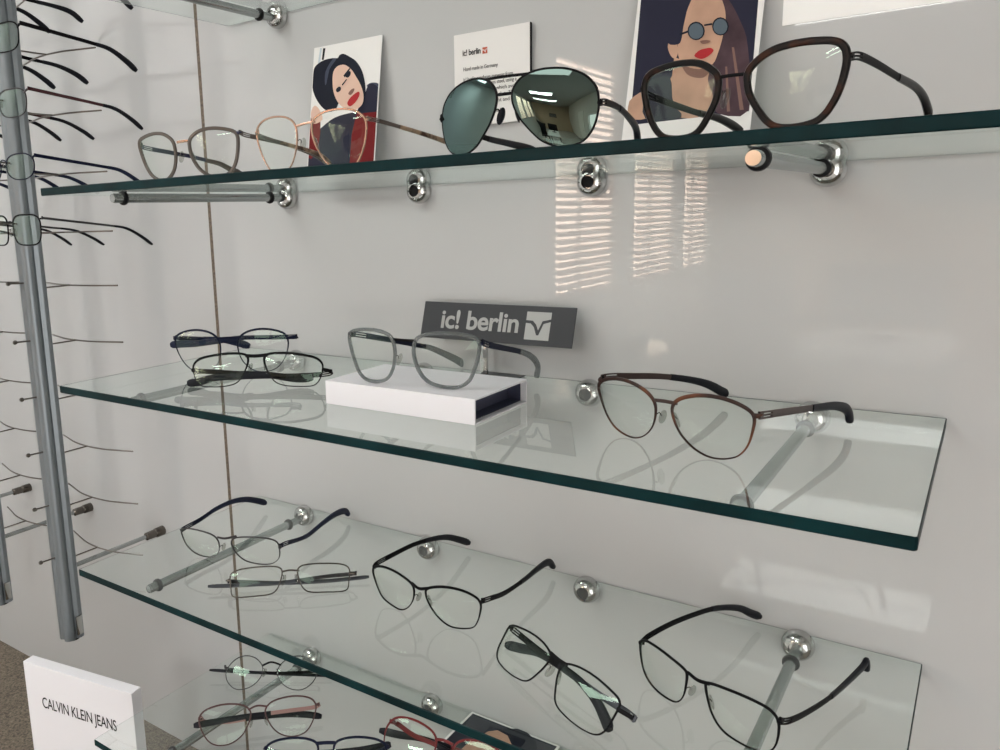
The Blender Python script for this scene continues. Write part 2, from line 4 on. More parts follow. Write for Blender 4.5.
CARDS={"c1":{"hair":[[-3.3,134.8],[2.7,143.9],[10.6,149.0],[20.3,151.4],[31.7,151.6],[39.8,150.5],[42.8,153.7],[49.1,154.4],[58.9,149.7],[68.7,143.6],[77.2,134.2],[82.6,124.1],[86.8,109.5],[86.1,99.0],[79.7,102.0],[62.1,110.0],[47.3,97.2],[41.6,88.2],[30.4,86.9],[18.3,94.2],[7.4,106.4],[-0.4,119.6]],"face":[[34.7,134.9],[39.1,139.8],[45.4,141.4],[53.4,140.3],[63.3,133.6],[70.1,125.6],[78.8,114.0],[84.3,101.5],[83.7,91.0],[76.4,85.8],[65.6,84.5],[54.2,89.3],[44.0,97.6],[36.6,110.5],[33.8,125.4]],"blackbar":[[15.1,166.1],[18.9,165.6],[17.2,151.6],[14.0,152.0]],"strip":[[10.1,166.9],[12.9,166.5],[9.3,123.4],[4.3,124.0]],"eye1":[[52.2,125.5],[58.6,134.3],[64.1,132.9],[63.9,126.4],[57.9,122.4]],"eye2":[[38.0,112.7],[44.9,117.4],[50.6,114.9],[49.5,109.0],[41.7,106.9]],"specs":[[49.6,117.4],[56.3,123.2],[57.6,122.2],[50.9,115.8]],"brow":[[51.2,128.0],[60.0,135.9],[61.6,134.8],[53.8,125.3]],"nose":[[60.9,105.3],[65.2,109.6],[69.8,110.3],[69.3,106.8],[64.9,103.1]],"lips":[[60.2,93.6],[64.8,100.2],[75.7,105.8],[78.8,102.5],[74.4,95.0],[65.6,89.5]],"coat":[[86.0,81.3],[87.1,104.7],[94.0,113.3],[106.4,107.2],[107.0,93.2],[111.4,17.1],[-1.1,17.7],[-1.9,52.7],[20.3,68.2],[40.7,78.6],[67.4,82.0]],"red1":[[75.3,80.0],[107.2,79.2],[110.6,17.1],[69.2,19.7],[69.5,55.5]],"red2":[[-4.1,81.6],[9.1,84.0],[18.1,75.8],[15.8,41.5],[-1.1,32.7]],"collar":[[88.1,111.7],[95.4,114.3],[106.1,111.9],[106.6,104.8],[94.5,107.4]],"hand":[[6.5,96.6],[15.2,90.8],[21.2,78.0],[6.5,74.4],[-1.2,87.5]],"shine":[[31.9,149.8],[38.3,149.5],[27.9,138.2],[24.3,121.6],[21.9,121.9],[21.8,136.6]]},"c3":{"bg":[[-2.9,217.1],[108.1,209.3],[113.0,38.0],[6.3,35.5]],"hairback":[[43.3,127.1],[44.7,140.4],[49.1,153.1],[71.6,153.2],[83.7,142.1],[97.0,118.0],[104.7,95.3],[112.0,39.0],[86.6,38.1],[81.3,49.5],[71.3,78.4],[78.1,92.0],[61.6,116.6]],"neck":[[41.0,95.9],[65.3,82.1],[74.7,85.2],[73.5,70.8],[81.3,49.5],[75.7,38.2],[53.2,38.1],[45.0,53.5],[39.2,75.1],[46.2,81.7]],"shoulder":[[16.0,66.6],[3.1,58.8],[0.7,42.9],[22.1,40.5],[18.3,53.3]],"dress":[[18.9,74.6],[38.6,78.2],[44.2,53.5],[53.9,38.3],[20.6,40.6],[17.3,62.6]],"face":[[44.9,119.3],[45.3,132.8],[47.3,142.9],[50.5,152.8],[60.0,157.0],[71.6,153.2],[79.2,140.1],[82.8,127.7],[82.7,116.1],[82.1,106.0],[79.7,93.3],[76.2,84.3],[65.4,81.3],[53.7,85.2],[45.8,93.7],[42.8,107.6]],"shade":[[47.0,91.3],[53.7,85.2],[65.4,81.2],[75.9,84.3],[75.9,79.2],[69.2,72.8],[57.6,75.7],[51.1,82.5]],"ear":[[34.0,106.0],[34.8,111.1],[38.5,111.6],[42.2,107.7],[43.9,98.5],[41.9,94.3],[37.5,97.9]],"hairtop":[[43.4,107.5],[33.4,110.6],[35.8,128.4],[42.5,146.8],[48.0,162.3],[59.3,163.1],[52.7,152.4],[48.6,141.2],[46.4,128.1],[46.0,113.2]],"spec1":[[66.1,116.2],[65.9,112.9],[64.5,110.4],[62.2,108.9],[59.3,108.7],[56.3,109.8],[53.5,112.1],[51.5,115.2],[50.6,118.7],[50.8,122.0],[52.2,124.6],[54.5,126.0],[57.4,126.2],[60.5,125.0],[63.2,122.7],[65.2,119.6]],"spec2":[[86.7,116.9],[86.5,113.7],[85.2,111.3],[83.1,109.8],[80.4,109.6],[77.5,110.7],[75.0,112.9],[73.1,115.9],[72.2,119.3],[72.4,122.5],[73.7,125.0],[75.9,126.4],[78.6,126.6],[81.4,125.4],[83.9,123.2],[85.8,120.2]],"lens1":[[65.0,116.1],[64.8,113.3],[63.7,111.0],[61.7,109.8],[59.2,109.6],[56.6,110.5],[54.3,112.5],[52.6,115.2],[51.8,118.2],[51.9,121.0],[53.1,123.3],[55.1,124.5],[57.6,124.7],[60.2,123.7],[62.5,121.7],[64.2,119.0]],"lens2":[[85.6,116.8],[85.4,114.1],[84.4,111.9],[82.6,110.7],[80.3,110.5],[77.9,111.4],[75.7,113.3],[74.1,115.9],[73.3,118.8],[73.5,121.5],[74.6,123.7],[76.4,124.9],[78.7,125.1],[81.1,124.1],[83.3,122.2],[84.8,119.6]],"specb":[[64.9,122.3],[71.9,122.3],[72.3,120.7],[65.3,120.7]],"arm":[[43.6,117.3],[50.8,119.1],[51.3,117.1],[44.3,115.5]],"nose":[[63.3,107.2],[68.2,107.4],[72.5,105.7],[69.2,104.2],[65.0,104.5]],"lips":[[59.5,94.7],[63.6,98.6],[69.0,99.5],[73.2,99.3],[76.0,96.4],[72.6,92.5],[67.3,90.2],[62.2,91.7]],"strand":[[91.2,97.4],[93.2,97.0],[107.2,39.6],[103.9,39.6]],"strand2":[[87.5,80.5],[89.2,80.3],[95.9,39.3],[93.3,39.3]]},"c4":{"hair":[[41.8,-23.5],[44.1,-12.5],[64.5,1.1],[78.3,1.0],[93.2,-7.4],[103.5,-22.7],[108.5,-53.1],[92.3,-51.6],[67.3,-24.7],[51.8,-21.4]],"skin":[[38.5,-37.2],[36.8,-24.5],[45.6,-15.3],[60.8,-17.7],[75.6,-32.6],[90.4,-52.9],[100.7,-86.6],[74.7,-104.1],[45.8,-95.5],[27.1,-74.0],[28.4,-53.2]]}}
import bpy, bmesh, math, random
from mathutils import Vector, Matrix
random.seed(4)
scene = bpy.context.scene
COL = scene.collection
R = math.radians

# ------------------------------------------------------------------ materials
def new_mat(name):
    m = bpy.data.materials.new(name); m.use_nodes = True
    return m, m.node_tree.nodes, m.node_tree.links, m.node_tree.nodes['Principled BSDF']

def pbr(name, col, rough=.5, metal=0., coat=0., noise=0., scale=60., spec=.5, bump=0.):
    m, n, l, b = new_mat(name)
    b.inputs['Base Color'].default_value = (*col, 1)
    b.inputs['Roughness'].default_value = rough
    b.inputs['Metallic'].default_value = metal
    b.inputs['Coat Weight'].default_value = coat
    b.inputs['Specular IOR Level'].default_value = spec
    if noise or bump:
        t = n.new('ShaderNodeTexCoord'); x = n.new('ShaderNodeTexNoise'); x.inputs['Scale'].default_value = scale
        x.inputs['Detail'].default_value = 6
        l.new(t.outputs['Object'], x.inputs['Vector'])
        if noise:
            r = n.new('ShaderNodeValToRGB')
            r.color_ramp.elements[0].position = .3; r.color_ramp.elements[1].position = .7
            r.color_ramp.elements[0].color = (*[c * (1 - noise) for c in col], 1)
            r.color_ramp.elements[1].color = (*[min(1, c * (1 + noise)) for c in col], 1)
            l.new(x.outputs['Fac'], r.inputs['Fac']); l.new(r.outputs['Color'], b.inputs['Base Color'])
        if bump:
            bp = n.new('ShaderNodeBump'); bp.inputs['Strength'].default_value = bump; bp.inputs['Distance'].default_value = .002
            l.new(x.outputs['Fac'], bp.inputs['Height']); l.new(bp.outputs['Normal'], b.inputs['Normal'])
    return m

def clear(name, tint, ior, gloss=(1, 1, 1), rough=0.):
    """clear sheet: straight transmission plus fresnel reflection on either face"""
    m, n, l, b = new_mat(name); n.remove(b)
    out = n['Material Output']
    tr = n.new('ShaderNodeBsdfTransparent'); tr.inputs['Color'].default_value = (*tint, 1)
    gl = n.new('ShaderNodeBsdfGlossy'); gl.inputs['Color'].default_value = (*gloss, 1); gl.inputs['Roughness'].default_value = rough
    mx = n.new('ShaderNodeMixShader'); fr = n.new('ShaderNodeFresnel'); ge = n.new('ShaderNodeNewGeometry')
    mp = n.new('ShaderNodeMapRange')
    mp.inputs['To Min'].default_value = ior; mp.inputs['To Max'].default_value = 1 / ior
    l.new(ge.outputs['Backfacing'], mp.inputs['Value']); l.new(mp.outputs['Result'], fr.inputs['IOR'])
    l.new(fr.outputs['Fac'], mx.inputs['Fac']); l.new(tr.outputs[0], mx.inputs[1]); l.new(gl.outputs[0], mx.inputs[2])
    l.new(mx.outputs[0], out.inputs['Surface'])
    return m

def emit(name, col, s):
    m, n, l, b = new_mat(name); n.remove(b)
    e = n.new('ShaderNodeEmission'); e.inputs['Color'].default_value = (*col, 1); e.inputs['Strength'].default_value = s
    l.new(e.outputs[0], n['Material Output'].inputs['Surface'])
    return m

def translucent(name, col, tint, mixf=.5):
    m, n, l, b = new_mat(name)
    b.inputs['Base Color'].default_value = (*col, 1); b.inputs['Roughness'].default_value = .12
    tr = n.new('ShaderNodeBsdfTransparent'); tr.inputs['Color'].default_value = (*tint, 1)
    mx = n.new('ShaderNodeMixShader'); mx.inputs['Fac'].default_value = mixf
    l.new(tr.outputs[0], mx.inputs[1]); l.new(b.outputs[0], mx.inputs[2]); l.new(mx.outputs[0], n['Material Output'].inputs['Surface'])
    return m

def tortoise(name, dark, light, scale=70., lo=.52, hi=.66):
    m, n, l, b = new_mat(name)
    b.inputs['Roughness'].default_value = .3; b.inputs['Specular IOR Level'].default_value = .18
    t = n.new('ShaderNodeTexCoord'); x = n.new('ShaderNodeTexNoise'); x.inputs['Scale'].default_value = scale; x.inputs['Detail'].default_value = 2
    r = n.new('ShaderNodeValToRGB'); r.color_ramp.elements[0].position = lo; r.color_ramp.elements[1].position = hi
    r.color_ramp.elements[0].color = (*dark, 1); r.color_ramp.elements[1].color = (*light, 1)
    l.new(t.outputs['Object'], x.inputs['Vector']); l.new(x.outputs['Fac'], r.inputs['Fac']); l.new(r.outputs['Color'], b.inputs['Base Color'])
    return m

M = {}
M['wall'] = pbr('lacquered_wall_panel', (.510, .520, .520), .28, coat=1.0, spec=.15, noise=.012, scale=3)
M['wall'].node_tree.nodes['Principled BSDF'].inputs['Coat Roughness'].default_value = .004
M['wall'].node_tree.nodes['Principled BSDF'].inputs['Coat IOR'].default_value = 1.52
M['seam'] = pbr('panel_joint', (.13, .10, .072), .6, noise=.5, scale=260)
M['plaster'] = pbr('room_plaster', (.70, .70, .69), .8, noise=.02)
M['warm_plaster'] = pbr('room_warm_plaster', (.50, .40, .30), .8, noise=.02)
M['ceiling'] = pbr('room_ceiling', (.42, .42, .41), .9)
M['room_floor'] = pbr('room_floor', (.45, .44, .43), .5, noise=.2, scale=8)
M['carpet'] = pbr('brown_carpet', (.150, .125, .095), .95, noise=.6, scale=300, bump=1.)
M['glass'] = clear('shelf_glass', (.957, .978, .968), 1.66, (.94, 1, .985))
M['glass_far'] = clear('shelf_glass_far_face', (.957, .978, .968), 1.06, (.94, 1, .985))
def edge_glass():
    # ground edge: deep green from outside; looked at from within the sheet it lets light on through
    m = pbr('shelf_glass_edge', (.001, .017, .019), .4, spec=.12, noise=.4, scale=25)
    n = m.node_tree.nodes; l = m.node_tree.links; b = n['Principled BSDF']
    tr = n.new('ShaderNodeBsdfTransparent'); tr.inputs['Color'].default_value = (.965, .985, .978, 1)
    ge = n.new('ShaderNodeNewGeometry'); mx = n.new('ShaderNodeMixShader')
    l.new(ge.outputs['Backfacing'], mx.inputs['Fac']); l.new(b.outputs[0], mx.inputs[1]); l.new(tr.outputs[0], mx.inputs[2])
    l.new(mx.outputs[0], n['Material Output'].inputs['Surface'])
    return m
M['glass_edge'] = edge_glass()
M['arris'] = pbr('ground_glass_arris', (.03, .05, .05), .5)
M['lens'] = clear('clear_lens', (.996, .996, .994), 1.31, (.72, 1, .80))
M['photo_lens'] = pbr('photo_lens', (.06, .09, .12), .4)
M['mirror_lens'] = None
M['chrome'] = pbr('chrome', (.56, .56, .55), .06, metal=1)
M['rod'] = pbr('rod_metal', (.34, .36, .355), .26, metal=.9)
M['alu'] = pbr('brushed_aluminium', (.20, .225, .24), .36, metal=.55, noise=.06, scale=14)
M['wire'] = pbr('wire_steel', (.17, .155, .14), .3, metal=1)
M['rubber'] = pbr('black_rubber', (.006, .006, .007), .45, spec=0.15)
M['black'] = pbr('black_metal', (.005, .005, .006), .45, spec=.08)
M['blacktip'] = pbr('black_tip', (.008, .009, .013), .38, spec=0.15)
M['navy'] = pbr('navy_metal', (.006, .009, .026), .42, spec=.12)
M['navytip'] = pbr('navy_tip', (.012, .017, .042), .35, spec=0.15)
M['gun'] = pbr('gunmetal', (.035, .033, .036), .35, metal=.4)
M['darkgrey'] = pbr('dark_grey_metal', (.05, .055, .065), .35, metal=.4)
M['silver'] = pbr('silver_metal', (.13, .115, .10), .25, metal=.8)
M['rose'] = pbr('rose_gold_metal', (.52, .33, .24), .22, metal=.8)
M['taupe'] = translucent('taupe_acetate', (.135, .115, .10), (.55, .50, .46), .80)
M['taupemetal'] = pbr('taupe_metal', (.10, .08, .07), .3, metal=.5)
M['brown'] = tortoise('copper_brown_metal', (.035, .020, .017), (.30, .105, .045), 22, .50, .72)
M['brownm'] = pbr('brown_metal', (.050, .030, .026), .3, metal=.5)
M['tort'] = tortoise('tortoise_acetate', (.006, .005, .005), (.045, .013, .005), 60, .56, .74)
M['torttip'] = tortoise('light_tortoise_tip', (.06, .03, .02), (.34, .24, .16), 90, .42, .60)
M['greyace'] = translucent('clear_grey_acetate', (.20, .215, .215), (.66, .69, .70), .46)
M['mauve'] = pbr('mauve_metal', (.085, .040, .040), .3, metal=.3)
M['pink'] = pbr('pink_metal', (.34, .19, .175), .4, metal=.1)
M['red'] = pbr('red_metal', (.13, .008, .010), .35, spec=.25)
M['bluetemple'] = pbr('blue_metal', (.018, .022, .060), .3, metal=.4)
M['darkred'] = pbr('dark_red_tip', (.035, .008, .010), .4)
M['pad'] = clear('clear_nose_pad', (.80, .81, .79), 1.45)
M['padtan'] = translucent('nose_pad', (.55, .50, .45), (.8, .78, .74), .5)
M['white'] = pbr('white_box', (.80, .80, .83), .45)
M['paper'] = pbr('white_paper', (.80, .79, .77), .55)
M['boxdark'] = pbr('box_dark_inside', (.055, .060, .10), .6)
M['sign'] = pbr('dark_grey_sign', (.060, .063, .068), .35, spec=0.15)
M['signtext'] = pbr('sign_lettering', (.40, .41, .40), .5)
M['ink'] = pbr('black_ink', (.008, .008, .010), .6, spec=0.15)
M['inkgrey'] = pbr('grey_ink', (.10, .10, .10), .6, spec=0.15)
M['inkblue'] = pbr('blue_ink', (.52, .60, .65), .6)
M['inkred'] = pbr('red_logo_ink', (.50, .10, .05), .6)
M['copperface'] = pbr('rod_end_plate', (.86, .60, .42), .35, metal=.25)
M['slat'] = pbr('blind_slat', (.46, .38, .34), .5)
M['desk'] = pbr('white_desk', (.86, .85, .83), .4)
M['darkplastic'] = pbr('dark_plastic', (.02, .02, .022), .5, spec=0.15)
PBR0 = pbr
def pbr(name, col, rough=.5, **k):
    k.setdefault('spec', .12); return PBR0(name, col, rough, **k)
P = dict(skin=pbr('print_skin', (.72, .50, .40), .6), skin2=pbr('print_skin_tan', (.50, .31, .22), .6, noise=.18, scale=28),
         hair=pbr('print_black_hair', (.010, .012, .022), .6), shine=pbr('print_hair_shine', (.055, .065, .10), .6),
         lips=pbr('print_lips', (.42, .03, .035), .6), red=pbr('print_red_coat', (.16, .012, .014), .6),
         night=pbr('print_night', (.022, .022, .042), .6), brownhair=pbr('print_brown_hair', (.075, .045, .055), .6, noise=.35, scale=40),
         strand=pbr('print_strand', (.22, .13, .11), .6), slate=pbr('print_slate', (.035, .037, .050), .6),
         cream=pbr('print_cream', (.70, .67, .61), .6), darkskin=pbr('print_shaded_skin', (.22, .12, .095), .6))

pbr = PBR0
def mirror_lens():
    m, n, l, b = new_mat('mirrored_green_lens')
    b.inputs['Metallic'].default_value = 1.; b.inputs['Roughness'].default_value = .012
    lw = n.new('ShaderNodeLayerWeight'); lw.inputs['Blend'].default_value = .35
    r = n.new('ShaderNodeValToRGB'); r.color_ramp.elements[0].color = (.12, .16, .14, 1); r.color_ramp.elements[1].color = (.05, .15, .18, 1)
    l.new(lw.outputs['Facing'], r.inputs['Fac']); l.new(r.outputs['Color'], b.inputs['Base Color'])
    return m
M['mirror_lens'] = mirror_lens()

# ------------------------------------------------------------------ helpers
def empty(name, loc, rot=(0, 0, 0), size=.02):
    o = bpy.data.objects.new(name, None); COL.objects.link(o)
    o.location = loc; o.rotation_euler = rot; o.empty_display_size = size
    return o

def tag(o, label=None, cat=None, group=None, kind=None):
    if label: o['label'] = label
    if cat: o['category'] = cat
    if group: o['group'] = group
    if kind: o['kind'] = kind
    return o

def link(name, bm, mats, parent=None, smooth=True, loc=None):
    me = bpy.data.meshes.new(name)
    bmesh.ops.recalc_face_normals(bm, faces=bm.faces[:])
    bm.to_mesh(me); bm.free()
    for m in (mats if isinstance(mats, (list, tuple)) else [mats]): me.materials.append(m)
    if smooth:
        for p in me.polygons: p.use_smooth = True
        try: me.set_sharp_from_angle(angle=R(38))
        except Exception: pass
    o = bpy.data.objects.new(name, me); COL.objects.link(o)
    if parent: o.parent = parent
    if loc: o.location = loc
    return o

def box(bm, c, s, mi=0, bev=0.):
    r = bmesh.ops.create_cube(bm, size=1, matrix=Matrix.Translation(c) @ Matrix.Diagonal((*s, 1)))
    fs = {f for v in r['verts'] for f in v.link_faces}
    for f in fs: f.material_index = mi
    if bev:
        es = list({e for v in r['verts'] for e in v.link_edges})
        bmesh.ops.bevel(bm, geom=es, offset=bev, segments=2, affect='EDGES', profile=.6)
    return fs

def catmull(p, k, closed=False):
    p = [Vector(a) for a in p]; n = len(p); out = []
    rng = range(n) if closed else range(n - 1)
    for i in rng:
        if closed: a, b, c, d = p[i - 1], p[i], p[(i + 1) % n], p[(i + 2) % n]
        else:
            b, c = p[i], p[i + 1]
            a = p[i - 1] if i > 0 else b * 2 - c
            d = p[i + 2] if i + 2 < n else c * 2 - b
        for j in range(k):
            t = j / k
            out.append(.5 * ((2 * b) + (c - a) * t + (2 * a - 5 * b + 4 * c - d) * t * t + (3 * b - a - 3 * c + d) * t ** 3))
    if not closed: out.append(p[-1])
    return out

def sweep(bm, pts, nrm, hs, ts, seg=10, power=2., closed=False, mi=0):
    """sweep a superellipse section: half-height hs[i] across nrm x tangent, half-thickness ts[i] along nrm"""
    n = len(pts); rings = []
    for i, p in enumerate(pts):
        a = pts[i - 1] if (i > 0 or closed) else p
        b = pts[(i + 1) % n] if (i < n - 1 or closed) else p
        t = (b - a).normalized()
        nn = nrm[i] if isinstance(nrm, list) else nrm
        nn = (nn - t * nn.dot(t)).normalized()
        u = nn.cross(t).normalized()
        ring = []
        for k in range(seg):
            th = 2 * math.pi * (k + .5) / seg
            cx, sx = math.cos(th), math.sin(th)
            x = math.copysign(abs(cx) ** (2 / power), cx); y = math.copysign(abs(sx) ** (2 / power), sx)
            ring.append(bm.verts.new(p + u * x * hs[i] + nn * y * ts[i]))
        rings.append(ring)
    m = n if closed else n - 1
    for i in range(m):
        A, B = rings[i], rings[(i + 1) % n]
        for k in range(seg):
            f = bm.faces.new((A[k], A[(k + 1) % seg], B[(k + 1) % seg], B[k])); f.material_index = mi
    if not closed:
        for r_ in (rings[0], rings[-1]):
            f = bm.faces.new(r_); f.material_index = mi

def tube(bm, pts, r, seg=10, closed=False, mi=0):
    pts = [Vector(p) for p in pts]
    d = (pts[-1] - pts[0]) if not closed else Vector((0, 0, 1))
    n = Vector((0, 0, 1)) if abs(d.normalized().z) < .9 else Vector((1, 0, 0))
    rr = r if isinstance(r, list) else [r] * len(pts)
    sweep(bm, pts, n, rr, rr, seg, 2., closed, mi)

def lathe(bm, prof, origin, axis='y', seg=28, mi=0, s=1):
    """prof: (distance along axis, radius)"""
    rings = []
    for d, r in prof:
        ring = []
        for k in range(seg):
            a = 2 * math.pi * k / seg; c, sn = math.cos(a) * r, math.sin(a) * r
            v = {'y': (c, d * s, sn), 'z': (c, sn, d * s), 'x': (d * s, c, sn)}[axis]
            ring.append(bm.verts.new(Vector(origin) + Vector(v)))
        rings.append(ring)
    for A, B in zip(rings, rings[1:]):
        for k in range(seg):
            f = bm.faces.new((A[k], A[(k + 1) % seg], B[(k + 1) % seg], B[k])); f.material_index = mi
    for r_ in (rings[0], rings[-1]):
        f = bm.faces.new(r_); f.material_index = mi

def flat(bm, poly, y, mi, th=0.):
    """polygon in local x,z (metres) facing -y"""
    vs = [bm.verts.new((p[0], y, p[1])) for p in poly]
    f = bm.faces.new(vs); f.material_index = mi
    bmesh.ops.triangulate(bm, faces=[f])

# ------------------------------------------------------------------ room shell
def struct(name, bm, mats, smooth=False):
    return tag(link(name, bm, mats, smooth=smooth), kind='structure')

XL, XR, YB, ZF, ZC = -1.6, 2.7, -9.0, -1.32, 1.45
SEAM = -.0667
WB = -.7318          # lower edge of the lacquered panels
bm = bmesh.new(); box(bm, ((XL + SEAM - .0033) / 2, .01, (WB + ZC) / 2), (SEAM - .0033 - XL, .02, ZC - WB)); struct('wall_back', bm, M['wall'])
bm = bmesh.new(); box(bm, ((XR + SEAM + .0033) / 2, .01, (WB + ZC) / 2), (XR - SEAM - .0033, .02, ZC - WB)); struct('wall_back_right_panel', bm, M['wall'])
bm = bmesh.new(); box(bm, (SEAM, .0095, (WB + ZC) / 2), (.0066, .019, ZC - WB)); struct('trim_1', bm, M['seam'])
bm = bmesh.new(); box(bm, ((XL + XR) / 2, .05, (ZF + ZC) / 2), (XR - XL, .06, ZC - ZF)); struct('wall_behind_panels', bm, M['plaster'])
bm = bmesh.new(); box(bm, ((XL + XR) / 2, YB / 2, ZF - .02), (XR - XL, -YB + .2, .04)); struct('floor', bm, M['room_floor'])
bm = bmesh.new(); box(bm, ((XL + XR) / 2, YB / 2, ZC + .02), (XR - XL, -YB + .2, .04)); struct('ceiling', bm, M['ceiling'])
bm = bmesh.new()
for a, b in ((.1, -1.25), (-4.55, YB - .1)): box(bm, (XR + .03, (a + b) / 2, (ZF + ZC) / 2), (.06, a - b, ZC - ZF))
box(bm, (XR + .03, -2.9, (ZF - 1.23) / 2), (.06, 3.3, -1.23 - ZF)); box(bm, (XR + .03, -2.9, (ZC + .53) / 2), (.06, 3.3, ZC - .53))
struct('wall_right', bm, M['plaster'])
bm = bmesh.new(); box(bm, ((XL + XR) / 2, YB - .03, (ZF + ZC) / 2), (XR - XL, .06, ZC - ZF)); struct('wall_rear', bm, M['warm_plaster'])
bm = bmesh.new(); box(bm, ((XL + XR) / 2, -.35, (ZF + WB) / 2), (XR - XL, .74, WB - ZF), bev=.004); struct('trim_2', bm, M['carpet'])
# window wall on the left: openings for three blinds
WIN = [(-5.46, -4.40, 'w1'), (-6.95, -5.92, 'w2'), (-8.06, -7.28, 'w3')]
WZ0, WZ1 = -.45, 1.20
bm = bmesh.new()
ys = [0.02, WIN[0][1], WIN[0][0], WIN[1][1], WIN[1][0], WIN[2][1], WIN[2][0], YB]
for i in range(0, 8, 2):
    a, b = ys[i], ys[i + 1]
    box(bm, (XL - .012, (a + b) / 2, (ZF + ZC) / 2), (.024, abs(a - b), ZC - ZF))
for (a, b, _) in WIN:
    box(bm, (XL - .012, (a + b) / 2, (ZF + WZ0) / 2), (.024, b - a, WZ0 - ZF))
    box(bm, (XL - .012, (a + b) / 2, (ZC + WZ1) / 2), (.024, b - a, ZC - WZ1))
struct('wall_left', bm, M['plaster'])
sky_m = emit('daylight_sky', (1., .74, .60), SKY)
for i, (a, b, _) in enumerate(WIN):
    w = empty('window_%d' % (i + 1), (XL, (a + b) / 2, WZ0)); tag(w, kind='structure')
    bm = bmesh.new(); W = b - a; H = WZ1 - WZ0
    for s in (-1, 1): box(bm, (-.012, s * (W / 2 - .01), H / 2), (.024, .02, H))
    for z in (.01, H - .01): box(bm, (-.012, 0, z), (.024, W, .02))
    box(bm, (-.012, .10, H / 2), (.024, .03, H))
    link('window_frame', bm, M['desk'], w, smooth=False)
    bm = bmesh.new(); box(bm, (-.014, 0, H / 2), (.004, W - .04, H - .04)); link('window_pane', bm, M['lens'], w, smooth=False)
    bl = empty('window_blind', (XL + .02, (a + b) / 2, WZ0))
    tag(bl, ('pale pink slatted blind over the near window', 'pale pink slatted blind over the middle window', 'pale pink slatted blind over the far narrow window')[i] + ', reflected in the wall', 'blind', 'slatted window blinds')
    bm = bmesh.new()
    nsl = int(H / .0535)
    for k in range(nsl):
        z = .03 + k * .0535
        q = box(bm, (0, 0, 0), (.050, W + .03, .0012))
        vs = {v for f in q for v in f.verts}
        bmesh.ops.transform(bm, matrix=Matrix.Translation((0, 0, z)) @ Matrix.Rotation(R(TILT), 4, 'Y'), verts=list(vs))
    link('slats', bm, M['slat'], bl, smooth=False)
    bm = bmesh.new(); box(bm, (0, 0, H - .005), (.05, W, .03), bev=.003); link('head_rail', bm, M['slat'], bl)
    bm = bmesh.new()
    for s in (-.3, .3): box(bm, (.001, s * W, H / 2), (.001, .004, H - .03))
    link('ladder_cord', bm, M['slat'], bl, smooth=False)
bm = bmesh.new(); box(bm, (XL - .30, -7.5, .4), (.02, 8.0, 3.)); 
o = struct('backdrop_sky', bm, sky_m)
# window with glowing sheet added in the unseen right-hand wall to brighten the display
w = empty('window_4', (XR, -2.9, -1.2)); tag(w, kind='structure')  # added fill window in the unseen wall
bm = bmesh.new()
for yy in (-1.62, 0, 1.62): box(bm, (-.02, yy, .85), (.05, .06, 1.7))
for z in (.0, 1.7): box(bm, (-.02, 0, z), (.05, 3.3, .06))
link('window_frame', bm, M['desk'], w, smooth=False)
bm = bmesh.new(); box(bm, (.05, 0, .85), (.01, 3.2, 1.7)); link('fill_glow', bm, emit('fill_window_glow', (1., .97, .94), RW), w, smooth=False)
# ceiling light panels
PAN = [('ceiling light panel nearest the shelves', -.80, -1.20, 1.2, .6, LP[0]), ('ceiling light panel right above the viewer', .42, -1.62, 1.0, .5, LP[3]), ('ceiling light panel in the middle', .27, -3.78, .95, .45, LP[1]),
       ('ceiling light panel farthest from the shelves', .30, -5.62, 1.45, .54, LP[2])]
for lab, x, y, w, d, st in PAN:
    e = empty('ceiling_light', (x, y, ZC)); tag(e, 'white ' + lab, 'ceiling light', 'ceiling light panels')
    bm = bmesh.new()
    for s in (-1, 1):
        box(bm, (s * (w / 2 + .01), 0, -.012), (.02, d + .04, .022)); box(bm, (0, s * (d / 2 + .01), -.012), (w, .02, .022))
    link('panel_frame', bm, M['desk'], e, smooth=False)
    bm = bmesh.new(); box(bm, (0, 0, -.009), (w, d, .012)); link('diffuser', bm, emit('panel_glow', (1, .985, .96), st), e, smooth=False)

